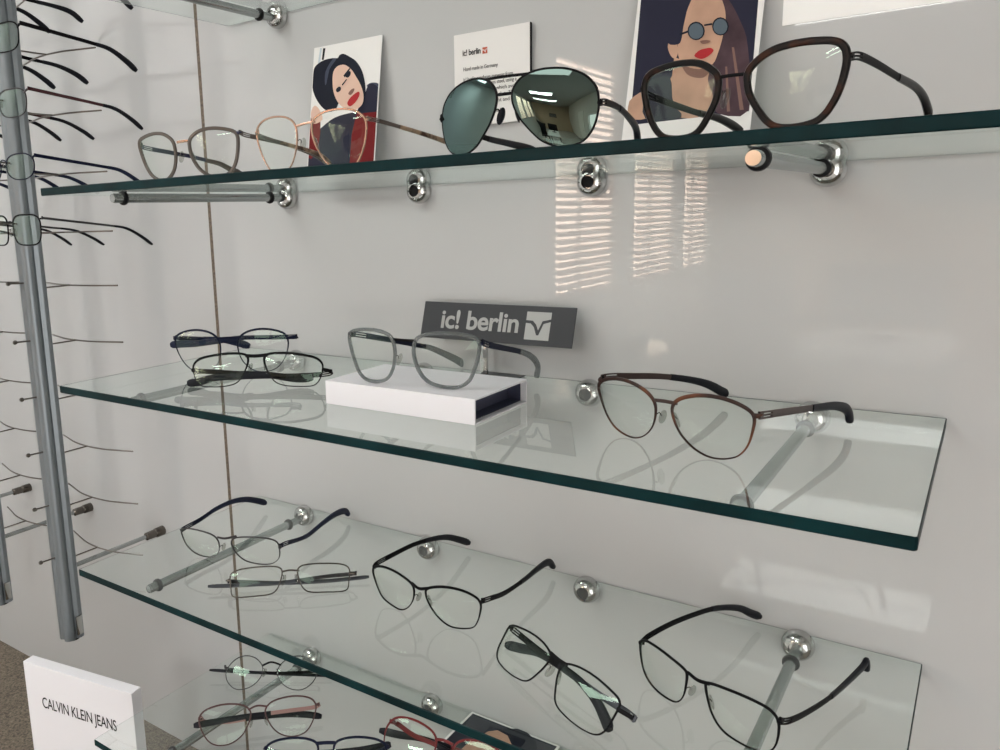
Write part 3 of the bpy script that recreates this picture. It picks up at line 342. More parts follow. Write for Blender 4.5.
# ------------------------------------------------------------------ glass shelves
SZ = [.4485, .2237, 0., -.2254, -.4465]
SX = [(.0, .838), (.001, .8580), (0., .838), (.002, .837), (.008, .838)]
SD = [.30, .298, .30, .302, .3095]
WORD = ['topmost', 'second', 'third', 'fourth', 'lowest']
TH = .0085
ROSX = [.0935, .3075, .5215, .7365]
for i in range(5):
    z = SZ[i]; x0, x1 = SX[i]; d = SD[i]
    bm = bmesh.new()
    fs = box(bm, ((x0 + x1) / 2, -d / 2 - .0015, z - TH / 2), (x1 - x0, d, TH), 0)
    bmesh.ops.bevel(bm, geom=[e for e in bm.edges if abs(e.verts[0].co.z - e.verts[1].co.z) > .004 and e.verts[0].co.y < -.1], offset=.0014, segments=1, affect='EDGES')
    bmesh.ops.bevel(bm, geom=[e for e in bm.edges if abs(e.verts[0].co.z - e.verts[1].co.z) < 1e-5], offset=.0008, segments=1, affect='EDGES')
    bm.normal_update()
    for f in bm.faces: f.material_index = 0 if abs(f.normal.z) > .9 or f.normal.y > .95 else ((2 if f.normal.z * (1 if i > 1 else -1) > 0 else 0) if abs(f.normal.z) > .3 and (f.normal.y > .3 or f.normal.x < -.3) else 1)
    for f in bm.faces:
        if f.material_index == 0 and f.normal.z * (1 if i > 1 else -1) < -.3: f.material_index = 3
    o = link('glass_shelf', bm, [M['glass'], M['glass_edge'], M['arris'], M['glass_far']], smooth=False)
    lab = ['clear glass shelf cropped at the top left corner, topmost of the five', 'clear glass shelf seen edge on, carrying sunglasses and photo cards',
           'clear glass shelf carrying the white box and dark grey sign', 'clear glass shelf carrying five dark frames and no cards',
           'lowest clear glass shelf with a red frame and a flat photo'][i]
    tag(o, lab, 'shelf', 'glass shelves')
    for j, rx in enumerate(ROSX):
        if i == 0 and j > 0: continue
        if i == 4 and j > 1: continue
        with_rod = j in (0, 3); RZ = .0003 if i == 1 else .0035
        where = ['left end', 'second position from the left', 'third position from the left', 'right end'][j]
        e = empty('shelf_bracket', (rx + .0008, 0, z - .0150))
        tag(e, ('chrome bracket with long rod' if with_rod else 'round chrome wall clip') + ' at the %s of the %s glass shelf' % (where, WORD[i]), 'bracket',
            'rod brackets' if with_rod else 'chrome wall clips')
        bm = bmesh.new()
        lathe(bm, [(0., .0142), (.002, .0150), (.006, .0150), (.010, .0140), (.0135, .0118), (.0155, .0088), (.016, .0068), (.013, .0062)], (0, 0, RZ), 'y', 32, s=-1)
        link('rosette', bm, M['chrome'], e)
        if with_rod:
            bm = bmesh.new(); lathe(bm, [(-.010, .005), (-.2705, .0052), (-.272, .0045)], (0, 0, .0006), 'y', 24)
            link('rod', bm, M['rod'], e)
            bm = bmesh.new(); lathe(bm, [(-.2715, .0046), (-.2728, .0046), (-.2730, .0035)], (0, 0, .0006), 'y', 24)
            link('end_plate', bm, M['copperface'] if j == 3 and i == 1 else M['rod'], e)
            for yy in (-.034, -.256):
                bm = bmesh.new(); lathe(bm, [(yy, .0052), (yy - .001, .0072), (yy - .003, .0078), (yy - .005, .0072), (yy - .006, .0052)], (0, 0, .0006), 'y', 24)
                link('rubber_ring', bm, M['rubber'], e)
        else:
            bm = bmesh.new(); lathe(bm, [(-.009, .0060), (-.0138, .0060)], (0, 0, RZ), 'y', 20)  # black disc standing in for the shade inside the open clip hole
            link('hole_shade', bm, M['rubber'], e)

# ------------------------------------------------------------------ eyeglasses
STY = {
 'S1A': dict(m='taupe', wt=3.4, wb=3.4, d=3.0, tm='bluetemple', tip='taupe', bm='rose', pad=1, tr='taupemetal', f=.62, th=4.6, lab='taupe acetate eyeglasses with gold bridge, leftmost pair beside the leaning photo cards'),
 'S1B': dict(m='rose', wt=1.5, wb=1.2, d=1.6, tm='taupemetal', tip='torttip', bm='rose', pad=1, f=.30, th=3.6, lab='thin rose gold eyeglasses standing open before the photo of the woman in red'),
 'S1C': dict(m='black', wt=1.5, wb=1.3, d=1.6, tm='black', tip='blacktip', bm='black', pad=2, lens='mirror_lens', f=.45, th=4.6, lab='black aviator sunglasses with mirrored green lenses'),
 'S1D': dict(m='tort', wt=4.2, wb=4.0, d=3.2, tm='black', tip='tort', bm='black', pad=1, f=.55, th=4.6, lab='large dark tortoise eyeglasses at the right end before the sunglasses photo'),
 'S2A': dict(m='navy', wt=2.0, wb=.9, d=1.5, tm='navy', tip='navytip', bm='navy', pad=0, f=.45, th=5.6, lab='round navy metal eyeglasses folded, behind the rectangular black pair'),
 'S2B': dict(m='black', wt=2.2, wb=1.0, d=1.5, tm='black', tip='blacktip', bm='black', pad=1, f=.45, th=5.6, lab='rectangular black eyeglasses folded, just left of the white box'),
 'S2C': dict(m='greyace', wt=3.2, wb=3.0, d=3.2, tm='navy', tip='greyace', bm='black', pad=1, f=.58, th=5.6, slots=1, lab='transparent grey acetate eyeglasses standing open on the white box'),
 'S2D': dict(m='brown', wt=2.4, wb=1.0, d=1.6, tm='brownm', tip='blacktip', bm='brownm', pad=1, f=.52, th=5.4, slots=1, lab='copper brown metal eyeglasses standing open at the right of the third shelf'),
 'S3A': dict(m='gun', wt=1.5, wb=.9, d=1.5, tm='navy', tip='navytip', bm='gun', pad=1, f=.32, th=5.4, lab='slim rectangular gunmetal eyeglasses standing open over the left rod, with navy temples'),
 'S3B': dict(m='silver', wt=1.3, wb=1.2, d=1.3, tm='gun', tip='darkgrey', bm='silver', pad=1, f=.40, th=4.4, straight=1, lab='rectangular silver grey eyeglasses folded, with straight dark temples'),
 'S3C': dict(m='black', wt=2.2, wb=1.0, d=1.6, tm='black', tip='blacktip', bm='black', pad=1, f=.50, th=5.2, slots=1, lab='black metal eyeglasses standing open in the middle of the fourth shelf'),
 'S3D': dict(m='black', wt=1.5, wb=1.1, d=1.5, tm='black', tip='blacktip', tr='darkgrey', bm='black', pad=1, f=.50, th=5.6, lab='black eyeglasses folded and lying diagonally beside the open black pair'),
 'S3E': dict(m='black', wt=1.9, wb=1.0, d=1.6, tm='black', tip='blacktip', bm='black', pad=1, f=.55, th=5.0, slots=1, lab='angular black eyeglasses standing open at the right over the rod'),
 'S4A': dict(m='gun', wt=1.1, wb=1.0, d=1.3, tm='black', tip='blacktip', bm='black', pad=1, f=.5, th=4.2, straight=1, lab='thin round gunmetal eyeglasses folded, with straight black temples'),
 'S4B': dict(m='mauve', wt=1.7, wb=1.4, d=1.5, tm='pink', tip='blacktip', bm='mauve', pad=1, f=.42, th=5.0, lab='mauve cat eye shaped eyeglasses folded, with pink and black temples'),
 'S4C': dict(m='navy', wt=2.2, wb=1.2, d=1.5, tm='navy', tip='blacktip', bm='navy', pad=0, f=.45, th=5.2, lab='navy blue eyeglasses folded, cut by the bottom edge of the photo'),
 'S4D': dict(m='red', wt=2.2, wb=.9, d=1.5, tm='red', tip='blacktip', bm='red', pad=0, f=.5, th=5.6, lab='red metal eyeglasses folded on the lowest shelf beside the flat photo'),
}
mm = .001

def bend(u, v, w):
    """front curvature: (u,v) on the flattened front -> local point"""
    return Vector((u * math.cos(w), (math.sqrt(u * u + 36.) - 6.) * math.sin(w), v)) * mm

def rim_mesh(out, w, sd, wt, wb, d):
    pts = catmull([(sd * p[0], p[1], 0) for p in out], 2, True)
    v0 = min(p.y for p in pts); v1 = max(p.y for p in pts)
    P3 = [bend(p.x, p.y, w) for p in pts]
    hs = [(wb + (wt - wb) * min(1, max(0, ((p.y - v0) / (v1 - v0) - .35) / .5))) * .5 * mm for p in pts]
    n = Vector((math.sin(w) * -sd, -math.cos(w), 0)) * -1
    bm = bmesh.new()
    sweep(bm, P3, n, hs, [d * .5 * mm] * len(pts), 10, 2.8, True)
    return bm

def lens_mesh(out, w, sd, dome=1.8, th=1.2):
    pts = catmull([(sd * p[0], p[1], 0) for p in out], 2, True)
    cx = sum(p.x for p in pts) / len(pts); cz = sum(p.y for p in pts) / len(pts)
    bm = bmesh.new(); shells = []
    for off in (-th / 2, th / 2):
        rings = []
        for s in (.12, .25, .38, .5, .62, .74, .85, .94, 1.):
            ring = []
            for p in pts:
                q = bend(cx + (p.x - cx) * s, cz + (p.y - cz) * s, w)
                q.y += (off - dome * (1 - s * s)) * mm
                ring.append(bm.verts.new(q))
            rings.append(ring)
        c = bend(cx, cz, w); c.y += (off - dome) * mm; cv = bm.verts.new(c)
        n = len(pts)
        for k in range(n): bm.faces.new((cv, rings[0][k], rings[0][(k + 1) % n]))
        for A, B in zip(rings, rings[1:]):
            for k in range(n): bm.faces.new((A[k], B[k], B[(k + 1) % n], A[(k + 1) % n]))
        shells.append(rings[-1])
    A, B = shells; n = len(A)
    for k in range(n): bm.faces.new((A[k], A[(k + 1) % n], B[(k + 1) % n], B[k]))
    return bm

def cut(path, a, b):
    """sub-path between fractions a and b of its length"""
    L = [0.]
    for p, q in zip(path, path[1:]): L.append(L[-1] + (q - p).length)
    T = L[-1]; a *= T; b *= T; out = []
    def at(s):
        for i in range(len(L) - 1):
            if L[i + 1] >= s: return path[i].lerp(path[i + 1], (s - L[i]) / max(1e-9, L[i + 1] - L[i]))
        return path[-1].copy()
    out.append(at(a)); out += [p for p, l in zip(path, L) if a + 5e-4 < l < b - 5e-4]; out.append(at(b))
    return out

def build_glasses(name, D, S, lift=.0009):
    root = empty('eyeglasses', Vector(D['loc']) + Vector((0, 0, lift + S.get('lift', 0))), (-D['pitch'], 0, D['yaw']))
    w = D['wrap']; out = D['lens']
    S = dict(S, wt=S['wt'] * (1.05 if S['wt'] > 3 else 1.3), wb=S['wb'] * (1.05 if S['wt'] > 3 else 1.15), d=S['d'] * 1.15)
    umax = max(p[0] for p in out); vtop = max(p[1] for p in out); vmin = min(p[1] for p in out)
    for sd in (-1, 1):
        link('rim', rim_mesh(out, w, sd, S['wt'], S['wb'], S['d']), M[S['m']], root)
        link('lens', lens_mesh(out, w, sd, 3.6 if S.get('lens') else 3.4), M[S.get('lens', 'lens')], root)
        # nose pad on a wire arm
        if S['pad']:
            inner = min(p[0] for p in out)
            pv = vmin + (vtop - vmin) * .50
            # inner rim height point
            cand = min((p for p in out if p[0] < umax * .5), key=lambda p: abs(p[1] - pv - 3))
            a = bend(sd * cand[0], cand[1], w); b = bend(sd * (cand[0] - 1.5), cand[1] + 1.5, w) + Vector((0, .003, 0)); c = bend(sd * (cand[0] - 1.2), cand[1] - 2, w) + Vector((0, S.get('pd', .0055), 0))
            bm = bmesh.new(); tube(bm, catmull([a, b, c], 4), .0004, 6); arm = link('pad_arm', bm, M['silver'] if S['pad'] == 1 else M['black'], root)
            bm = bmesh.new(); bmesh.ops.create_uvsphere(bm, u_segments=14, v_segments=10, radius=1)
            bmesh.ops.transform(bm, matrix=Matrix.Translation(c + Vector((-sd * .0006, .0006, -.001))) @ Matrix.Rotation(sd * R(-18), 4, 'Y') @ Matrix.Rotation(sd * R(28), 4, 'Z') @ Matrix.Diagonal((.0013, .0032, .0062, 1)), verts=bm.verts)
            link('nose_pad', bm, M['pad'] if S['pad'] == 1 else M['blacktip'], root)
    for br in D['bridge']:
        p = [bend(q[0], q[1], w) for q in br['p']]
        # extend the ends into the rims
        p[0] = p[0] + (p[0] - p[1]).normalized() * .001; p[-1] = p[-1] + (p[-1] - p[-2]).normalized() * .001
        p = catmull(p, 5); h = br['w'] / 2 * mm
        bm = bmesh.new(); sweep(bm, p, Vector((0, 1, 0)), [h] * len(p), [.0008] * len(p), 8, 2.6); link('bridge', bm, M[S['bm']], root)
    hk = S['th'] / 2 * mm * 1.08
    for t in D['temples']:
        raw = [Vector(q) * mm for q in t['pts']]
        sd = t['side']
        # end piece: from the rim's upper outer corner to the hinge
        H = raw[0]
        near = min(out, key=lambda p: (bend(sd * p[0], p[1], w) - H).length)
        a = bend(sd * near[0], near[1], w)
        if t['mode'] == 'open': nrm = None
        path = catmull(raw, 5)
        if t['mode'] == 'open':
            dv = raw[-1] - raw[0]; up = Vector((0, math.sin(D['pitch']), math.cos(D['pitch'])))
            up = Vector((0, -math.sin(-D['pitch']) * -1, math.cos(D['pitch'])))
            nrm = dv.cross(Vector((0, -math.sin(D['pitch']), math.cos(D['pitch'])))).normalized()
        else:
            nrm = Vector((0, 1, 0))
        bm = bmesh.new()
        mid = (a + H) / 2 + Vector((sd * .001, -.0004, 0))
        e = catmull([a - Vector((sd * .0008, 0, 0)), mid, H + (raw[1] - raw[0]).normalized() * .002], 4)
        sweep(bm, e, Vector((0, 1, 0)), [max(.0009, hk * .62)] * len(e), [.0010] * len(e), 8, 3.)
        link('end_piece', bm, M[S['m']] if S['m'] not in ('taupe', 'greyace') else M[S['tm']], root)
        f = S['f']; tm = M[S['tm']] if not (sd > 0 and S.get('tr')) else M[S['tr']]
        bm = bmesh.new()
        N = len
        if (t['mode'] == 'open' or S['th'] > 5.3) and not S.get('noslit'):
            full = cut(path, 0, .03); sweep(bm, full, nrm, [hk] * N(full), [.0008] * N(full), 8, 4.)
            side = cut(path, .03, .11)
            tt = (side[-1] - side[0]).normalized(); u = nrm.cross(tt).normalized()
            for k in (-1, 0, 1):
                q = [p + u * k * hk * .74 for p in side]
                sweep(bm, q, nrm, [hk * .22] * N(q), [.0008] * N(q), 8, 4.)
            body = cut(path, .11, f)
        else:
            body = cut(path, 0, f)
        n = N(body)
        hs = [hk * (1 - .12 * i / max(1, n - 1)) for i in range(n)]
        sweep(bm, body, nrm, hs, [.0008] * n, 8, 4.)
        tp = link('temple', bm, tm, root)
        tip = cut(path, f - .01, 1.)
        n = N(tip); bm = bmesh.new()
        if S.get('straight'):
            hs = [hk * .95] * n; ts = [.0012] * n
        else:
            hs = [hk * (1.0 + (.55 if S['th'] > 4.9 else .38) * math.sin(math.pi * min(1, (i / (n - 1)) * 1.15) * .5) ** 2) for i in range(n)]; ts = [.0015 + .0011 * i / (n - 1) for i in range(n)]
        if n > 3: hs[-1] *= .62; hs[-2] *= .92
        sweep(bm, tip, nrm, hs, ts, 10, 2.6)
        tag(link('temple_tip', bm, M[S['tip']], tp), {'blacktip': 'black temple tip', 'navytip': 'navy temple tip', 'taupe': 'translucent taupe temple tip', 'greyace': 'translucent grey temple tip', 'torttip': 'tortoise temple tip', 'tort': 'dark tortoise temple tip', 'darkgrey': 'dark grey temple tip', 'darkred': 'dark red temple tip'}[S['tip']])
        # hinge barrel
        bm = bmesh.new(); lathe(bm, [(-.0022, .0011), (.0022, .0011)], H + Vector((-sd * .0006, .0012, 0)), 'z', 10); link('hinge', bm, M['black'] if S['m'] != 'rose' else M['rose'], root)
    return root

def settle(g, z):
    # lift a pair whose lowest vertex would sink into what it stands on
    bpy.context.view_layer.update()
    lo = min((o.matrix_world @ v.co).z for o in g.children_recursive if o.type == 'MESH' for v in o.data.vertices)
    if lo < z + .0002: g.location.z += z + .0002 - lo
for k, D in DATA.items():
    g = build_glasses(k, D, STY[k])
    if k != 'S2C': settle(g, D['loc'][2])
    tag(g, STY[k]['lab'], 'sunglasses' if k == 'S1C' else 'eyeglasses', 'eyeglasses on the glass shelves')
    if k == 'S1C': g.name = 'sunglasses'

# ------------------------------------------------------------------ wall rack on the left
PX = [-.2421, -.4527, -.6633]
PY = -.183
def rack(ix):
    x = PX[ix]
    e = empty('display_pole', (x, PY, -.4437))
    tag(e, ['grey aluminium display pole nearest the glass shelves, with wire rests', 'grey aluminium display pole partly cropped at the left edge, with wire rests',
            'grey aluminium display pole outside the left edge, its rod foot visible'][ix], 'display pole', 'aluminium display poles')
    bm = bmesh.new()
    # rounded profile with a groove on each side
    seg = 40; top = 1.25; ringA = []; ringB = []
    for k in range(seg):
        a = 2 * math.pi * k / seg; r = .0158
        ca, sa = math.cos(a), math.sin(a)
        px = math.copysign(abs(ca) ** (2 / 3.2), ca) * r; py = math.copysign(abs(sa) ** (2 / 3.2), sa) * r
        g = .0
        for ga in (0, 90, 180, 270):
            dd = abs((math.degrees(a) - ga + 180) % 360 - 180)
            if dd < 5: g = .0035
        L = math.hypot(px, py); px *= (L - g) / L; py *= (L - g) / L
        ringA.append(bm.verts.new((px, py, 0))); ringB.append(bm.verts.new((px, py, top)))
    for k in range(seg): bm.faces.new((ringA[k], ringA[(k + 1) % seg], ringB[(k + 1) % seg], ringB[k]))
    bm.faces.new(ringA); bm.faces.new(ringB)
    link('pole', bm, M['alu'], e)
    bm = bmesh.new(); lathe(bm, [(-.004, .0085), (-.003, .0115), (.001, .0115)], (0, 0, 0), 'z', 24); link('end_cap', bm, M['rubber'], e)
    bm = bmesh.new(); box(bm, (.0175, .004, .022), (.0025, .010, .030), bev=.0006); link('clip', bm, M['chrome'], e)
    zr = -.3335 + .4437
    bm = bmesh.new(); tube(bm, [(0, .012, zr), (0, -PY - .028, zr)], .0036, 12); link('standoff_rod', bm, M['rod'], e)
    bm = bmesh.new(); lathe(bm, [(-.036, .0042), (-.034, .0066), (-.018, .0070), (-.017, .0062), (-.015, .0078), (0, .0082)], (0, -PY, zr), 'y', 22); link('wall_foot', bm, M['silver'], e)
    if ix < 2:
        for k in range(-4, 7):
            z = .0219 + k * .0827 + .4437
            bm = bmesh.new(); tube(bm, [(0, -.012, z - .001), (0, -.034, z)], .0012, 8)
            lathe(bm, [(-.0330, .001), (-.0340, .0028), (-.0365, .0032), (-.0385, .0022), (-.039, .0006)], (0, 0, z), 'y', 14)
            link('peg', bm, M['wire'], e)
            za = z - (.0150 if 2 <= k <= 6 else .010)
            bm = bmesh.new()
            tube(bm, [(0, .012, za), (0, .058, za)], .0012, 8)
            arc = catmull([(-.096, .077, za), (-.07, .070, za), (-.035, .061, za), (0, .058, za), (.035, .061, za), (.062, .069, za), (.088, .078, za)], 4)
            tube(bm, arc, .0012, 8)
            link('wire_rest', bm, M['wire'], e)
    return e
for i in range(3): rack(i)

# hanging eyeglasses: one built by shape and colour per row
def lens_shape(w, h, p, tap, cx):
    o = []
    for k in range(36):
        a = 2 * math.pi * k / 36; ca, sa = math.cos(a), math.sin(a)
        x = math.copysign(abs(ca) ** (2 / p), ca) * w / 2; y = math.copysign(abs(sa) ** (2 / p), sa) * h / 2
        x *= 1 + tap * y / h
        o.append([cx + x, h / 2 + y])
    return o
ROWS = [(2, 3.4, 52, 41, 'black', 'gun', 'blacktip', 1.6, 2.6, 'rectangular black'), (3, 2.4, 53, 34, 'navy', 'navy', 'navytip', 1.2, 3.6, 'low oval navy'),
        (4, 2.9, 51, 36, 'gun', 'darkred', 'blacktip', 1.3, 3.6, 'gunmetal and dark red'), (5, 3.0, 50, 36, 'black', 'black', 'blacktip', 1.4, 4.2, 'softly squared black'), (6, 3.0, 52, 36, 'black', 'black', 'blacktip', 1.6, 4.2, 'wide black')]
M['darkred'] = pbr('dark_red_metal', (.05, .012, .014), .35, metal=.3)
ORD = ['lowest', 'second lowest', 'middle', 'second highest', 'topmost']
hang = []
for i, (k, p, w, h, m, tm, tip, wt, th, desc) in enumerate(ROWS):
    z = .0219 + k * .0827
    out = lens_shape(w + 7, h, p, .12, 7.5 + w / 2 + 3.5)
    hx = 70.
    def tpath(sd):
        if sd > 0:
            q = [(73, 5, h - 5), (78, 40, h - 10), (85, 98, h - 18), (88, 125, h - 23), (91, 148, h - 36), (92, 164, h - 48)]
        else:
            dr = [0, 0, 0, 4, 11][i]
            q = [(-73, 5, h - 5), (-74, 40, h - 10), (-72, 98, h - 18), (-69, 140, h - 24 + dr * .3), (-64, 168, h - 37 + dr), (-61.5, 186, h - 49 + dr)]
        return [[a + (-2 if i % 2 else 0), b, c + i % 3] for a, b, c in q]
    D = dict(yaw=0., pitch=0., loc=[PX[0], PY - .0235, z - (.72 * h + 3.2 - 2.6) * mm], wrap=.10, lens=out,
             bridge=[dict(w=1.6, p=[[-9.5, h * .72], [0, h * .72 + 3.2], [9.5, h * .72]])],
             temples=[dict(side=s, mode='open', pts=tpath(s)) for s in (1, -1)])
    S = dict(m=m, wt=wt * 1.15, wb=wt, d=1.6, tm=tm, tip=tip, bm=m, pad=1, f=.62, th=th * 1.22, pd=.003, noslit=1)
    g = build_glasses('hang', D, S, 0.)
    tag(g, '%s eyeglasses hanging open on the pole, %s of the five' % (desc, ORD[i]), 'eyeglasses', 'eyeglasses hanging on the display poles')
    hang.append((g, i))
def copy_tree(o, parent=None):
    c = o.copy(); COL.objects.link(c); c.parent = parent
    for ch in o.children: copy_tree(ch, c)
    return c
for g, i in hang:
    c = copy_tree(g); c.location.x = PX[1]
    c['label'] = 'cropped eyeglasses at left edge with only a temple tip showing, %s' % ORD[i]

# ------------------------------------------------------------------ cards, signs and boxes
def text(body, size, mat, parent, x, z, y=-.0004, bold=0., sx=1., name='lettering', align='LEFT', width=None):
    cu = bpy.data.curves.new('t', 'FONT'); cu.body = body; cu.size = size; cu.offset = bold; cu.align_x = align
    cu.space_character = .96; cu.extrude = .0001
    t = bpy.data.objects.new('t', cu); COL.objects.link(t)
    dg = bpy.context.evaluated_depsgraph_get(); me = bpy.data.meshes.new_from_object(t.evaluated_get(dg))
    bpy.data.objects.remove(t)
    if width:
        xs = [v.co.x for v in me.vertices]; sx = width / (max(xs) - min(xs))
    me.transform(Matrix.Translation((x, y, z)) @ Matrix.Rotation(R(90), 4, 'X') @ Matrix.Diagonal((sx, 1, 1, 1)))
    me.materials.clear(); me.materials.append(mat)
    o = bpy.data.objects.new(name, me); COL.objects.link(o); o.parent = parent
    return o

def card(name, loc, tilt, w, h, th, mat, label, cat, edge=None, group=None):
    e = empty(name, loc, (-tilt, 0, 0)); tag(e, label, cat, group)
    bm = bmesh.new(); box(bm, (w / 2, th / 2, h / 2), (w, th, h))
    bm.normal_update()
    if edge:
        for f in bm.faces:
            if abs(f.normal.x) > .9 or f.normal.y > .9: f.material_index = 1
    link('card', bm, [mat, edge or mat], e, smooth=False)
    return e

def small(p, s):
    cx = sum(a for a, b in p) / len(p); cy_ = sum(b for a, b in p) / len(p)
    return [[cx + (a - cx) * s, cy_ + (b - cy_) * s] for a, b in p]
CARDS['c1']['eye1'] = small(CARDS['c1']['eye1'], .62); CARDS['c1']['eye2'] = small(CARDS['c1']['eye2'], .62)
def prints(C_, order, w, h, parent, mx=.0012, name='photo_print', zmin=.0):
    bm = bmesh.new(); mats = []
    for i, (key, mk) in enumerate(order):
        pts = [(min(w - mx, max(mx, p[0] * mm)), min(h - mx, max(mx + zmin, p[1] * mm))) for p in C_[key]]
        q = [pts[0]]
        for p in pts[1:]:
            if math.hypot(p[0] - q[-1][0], p[1] - q[-1][1]) > 2e-5: q.append(p)
        if len(q) > 4 and key not in ('bg', 'blackbar', 'strip', 'specs', 'specb', 'arm', 'strand', 'strand2', 'lens1', 'lens2', 'spec1', 'spec2', 'red1'):
            s = catmull([(a, b, 0) for a, b in q], 3, True)
            q = [(min(w - mx, max(mx, v.x)), min(h - mx, max(mx + zmin, v.y))) for v in s]
        flat(bm, q, -.00006 * (i + 1), i)
        mats.append(mk)
    for f in bm.faces:
        if f.normal.y > 0: f.normal_flip()
    me = bpy.data.meshes.new(name); bm.to_mesh(me); bm.free()
    for m in mats: me.materials.append(m)
    o = bpy.data.objects.new(name, me); COL.objects.link(o); o.parent = parent
    return o

t1 = math.atan2(.027, .1663)
e = card('photo_card', (.154, -.0305, .2241), t1, .107, .1685, .0006, M['paper'], 'white photo card of a dark haired woman in a red coat', 'photo card', group='photo cards')
prints(CARDS['c1'], [('strip', M['inkblue']), ('blackbar', M['ink']), ('collar', P['shine']), ('coat', P['night']), ('red1', P['red']), ('red2', P['red']), ('hair', P['hair']), ('face', P['skin']), ('hand', P['skin']),
                     ('shine', P['shine']), ('brow', P['hair']), ('eye1', P['hair']), ('eye2', P['hair']), ('specs', P['hair']), ('nose', P['darkskin']), ('lips', P['lips'])], .107, .1685, e)
t3 = math.atan2(.041, .151)
e = card('photo_card', (.5665, -.0455, .2241), t3, .114, .172, .0006, M['paper'], 'photo card of a long haired woman wearing round sunglasses, behind the tortoise eyeglasses', 'photo card', group='photo cards')
prints(CARDS['c3'], [('bg', P['night']), ('hairback', P['brownhair']), ('shoulder', P['skin2']), ('neck', P['skin2']), ('dress', P['slate']), ('ear', P['skin2']), ('face', P['skin2']), ('hairtop', P['night']), ('shade', P['darkskin']), ('strand', P['strand']), ('strand2', P['strand']),
                     ('arm', P['hair']), ('spec1', P['hair']), ('spec2', P['hair']), ('specb', P['hair']), ('lens1', M['photo_lens']), ('lens2', M['photo_lens']), ('nose', P['darkskin']), ('lips', P['lips'])], .114, .172, e, .0025)
# flat photo on the lowest shelf
e = empty('photo_card', (.369, -.003, SZ[4] + .0006), (R(-90), 0, 0)); tag(e, 'photo card lying flat on the lowest shelf, a dark haired head on slate grey', 'photo card', 'photo cards')
bm = bmesh.new(); box(bm, (.061, .0003, -.085), (.122, .0006, .17)); link('card', bm, M['paper'], e, smooth=False)
bm = bmesh.new()
def shift(c): return [(p[0] * mm, p[1] * mm) for p in c]
flat(bm, [(.003, -.003), (.119, -.003), (.119, -.167), (.003, -.167)], -.00006, 0)
flat(bm, shift(CARDS['c4']['hair']), -.00012, 1); flat(bm, shift(CARDS['c4']['skin']), -.00018, 2)
for f in bm.faces:
    if f.normal.y > 0: f.normal_flip()
o = link('photo_print', bm, [P['slate'], P['hair'], P['skin2']], e, smooth=False)
# info card on the wall
e = card('info_card', (.361, -.0062, .2765), 0, .0925, .0975, .005, M['paper'], 'white info card with small printed paragraph, mounted behind the aviator sunglasses', 'info card', M['ink'])
text('ic! berlin', .0088, M['ink'], e, .0110, .0745, bold=.00012, width=.0225)
bm = bmesh.new(); flat(bm, [(.0362, .0735), (.0422, .0735), (.0422, .0800), (.0362, .0800)], -.0004, 0)
flat(bm, [(.0362, .0770), (.0383, .0768), (.0397, .0745), (.0407, .0772), (.0422, .0778), (.0422, .0784), (.0403, .0780), (.0396, .0756), (.0387, .0775), (.0362, .0778)], -.0005, 1)
for f in bm.faces:
    if f.normal.y > 0: f.normal_flip()
link('logo', bm, [M['inkred'], M['paper']], e, smooth=False)
for zz, tx, wd_ in [(.0585, 'Hand made in Germany', .043), (.0478, 'ic! berlin produces eyewear from', .061), (.0414, '0.5mm thick stainless steel, using a', .0655), (.0350, 'unique clip design which avoids', .0690),
                   (.0286, 'screws, welding or glue. The', .0640), (.0222, 'frames are very light and', .0570), (.0115, 'and extremely flexible.', .050)]:
    text(tx, .0056, M['inkgrey'], e, .0115, zz, width=wd_)

# white box under the transparent pair
e = empty('display_box', (.4225, -.169, .0003)); tag(e, 'low white box with a dark open end, under the transparent grey eyeglasses', 'box')
w, d, h, t = .171, .0975, .0232, .0016
bm = bmesh.new()
box(bm, (0, 0, t / 2), (w, d, t)); box(bm, (0, 0, h - t / 2), (w, d, t))
for s in (-1, 1): box(bm, (0, s * (d / 2 - t / 2), h / 2), (w, t, h - 2 * t))
box(bm, (-w / 2 + t / 2, 0, h / 2), (t, d - 2 * t, h - 2 * t))
link('shell', bm, M['white'], e, smooth=False)
bm = bmesh.new(); g = .0002
box(bm, (-.002, 0, t + g + .0003), (w - .008, d - 2 * t - 2 * g, .0006)); box(bm, (-.002, 0, h - t - g - .0003), (w - .008, d - 2 * t - 2 * g, .0006))
for s in (-1, 1): box(bm, (-.002, s * (d / 2 - t - g - .0003), h / 2), (w - .008, .0006, h - 2 * t - 2 * g))
box(bm, (w / 2 - .020, 0, h / 2), (.001, d - 2 * t - .002, h - 2 * t - .001))
tag(link('inner_tray', bm, M['boxdark'], e, smooth=False), 'dark blue inside')

# dark grey sign on a chrome clip
tl = math.atan2(.013, .041)
e = empty('brand_sign', (.414, -.026, .0003)); tag(e, 'dark grey sign lettered in light grey behind the transparent eyeglasses', 'sign')
def lean(o): o.rotation_euler = (-tl, 0, 0); o.location = (0, -.004, .0395); return o
bm = bmesh.new(); box(bm, (.0035, .001, .0215), (.191, .002, .043), bev=.0004); pl = lean(link('sign_plate', bm, M['sign'], e, smooth=False))
text('ic! berlin', .0300, M['signtext'], pl, -.0665, .0130, bold=.0006, width=.1000)
bm = bmesh.new(); X = .0430
flat(bm, [(X, .006), (X + .029, .006), (X + .029, .0365), (X, .0365)], -.0004, 0)
flat(bm, [(X - .002, .0242), (X + .006, .0236), (X + .010, .020), (X + .014, .0112), (X + .0165, .0112), (X + .021, .0238), (X + .031, .0270), (X + .031, .0296), (X + .0195, .0268), (X + .0155, .0165), (X + .0125, .0226), (X + .008, .0268), (X - .002, .0272)], -.0005, 1)
for f in bm.faces:
    if f.normal.y > 0: f.normal_flip()
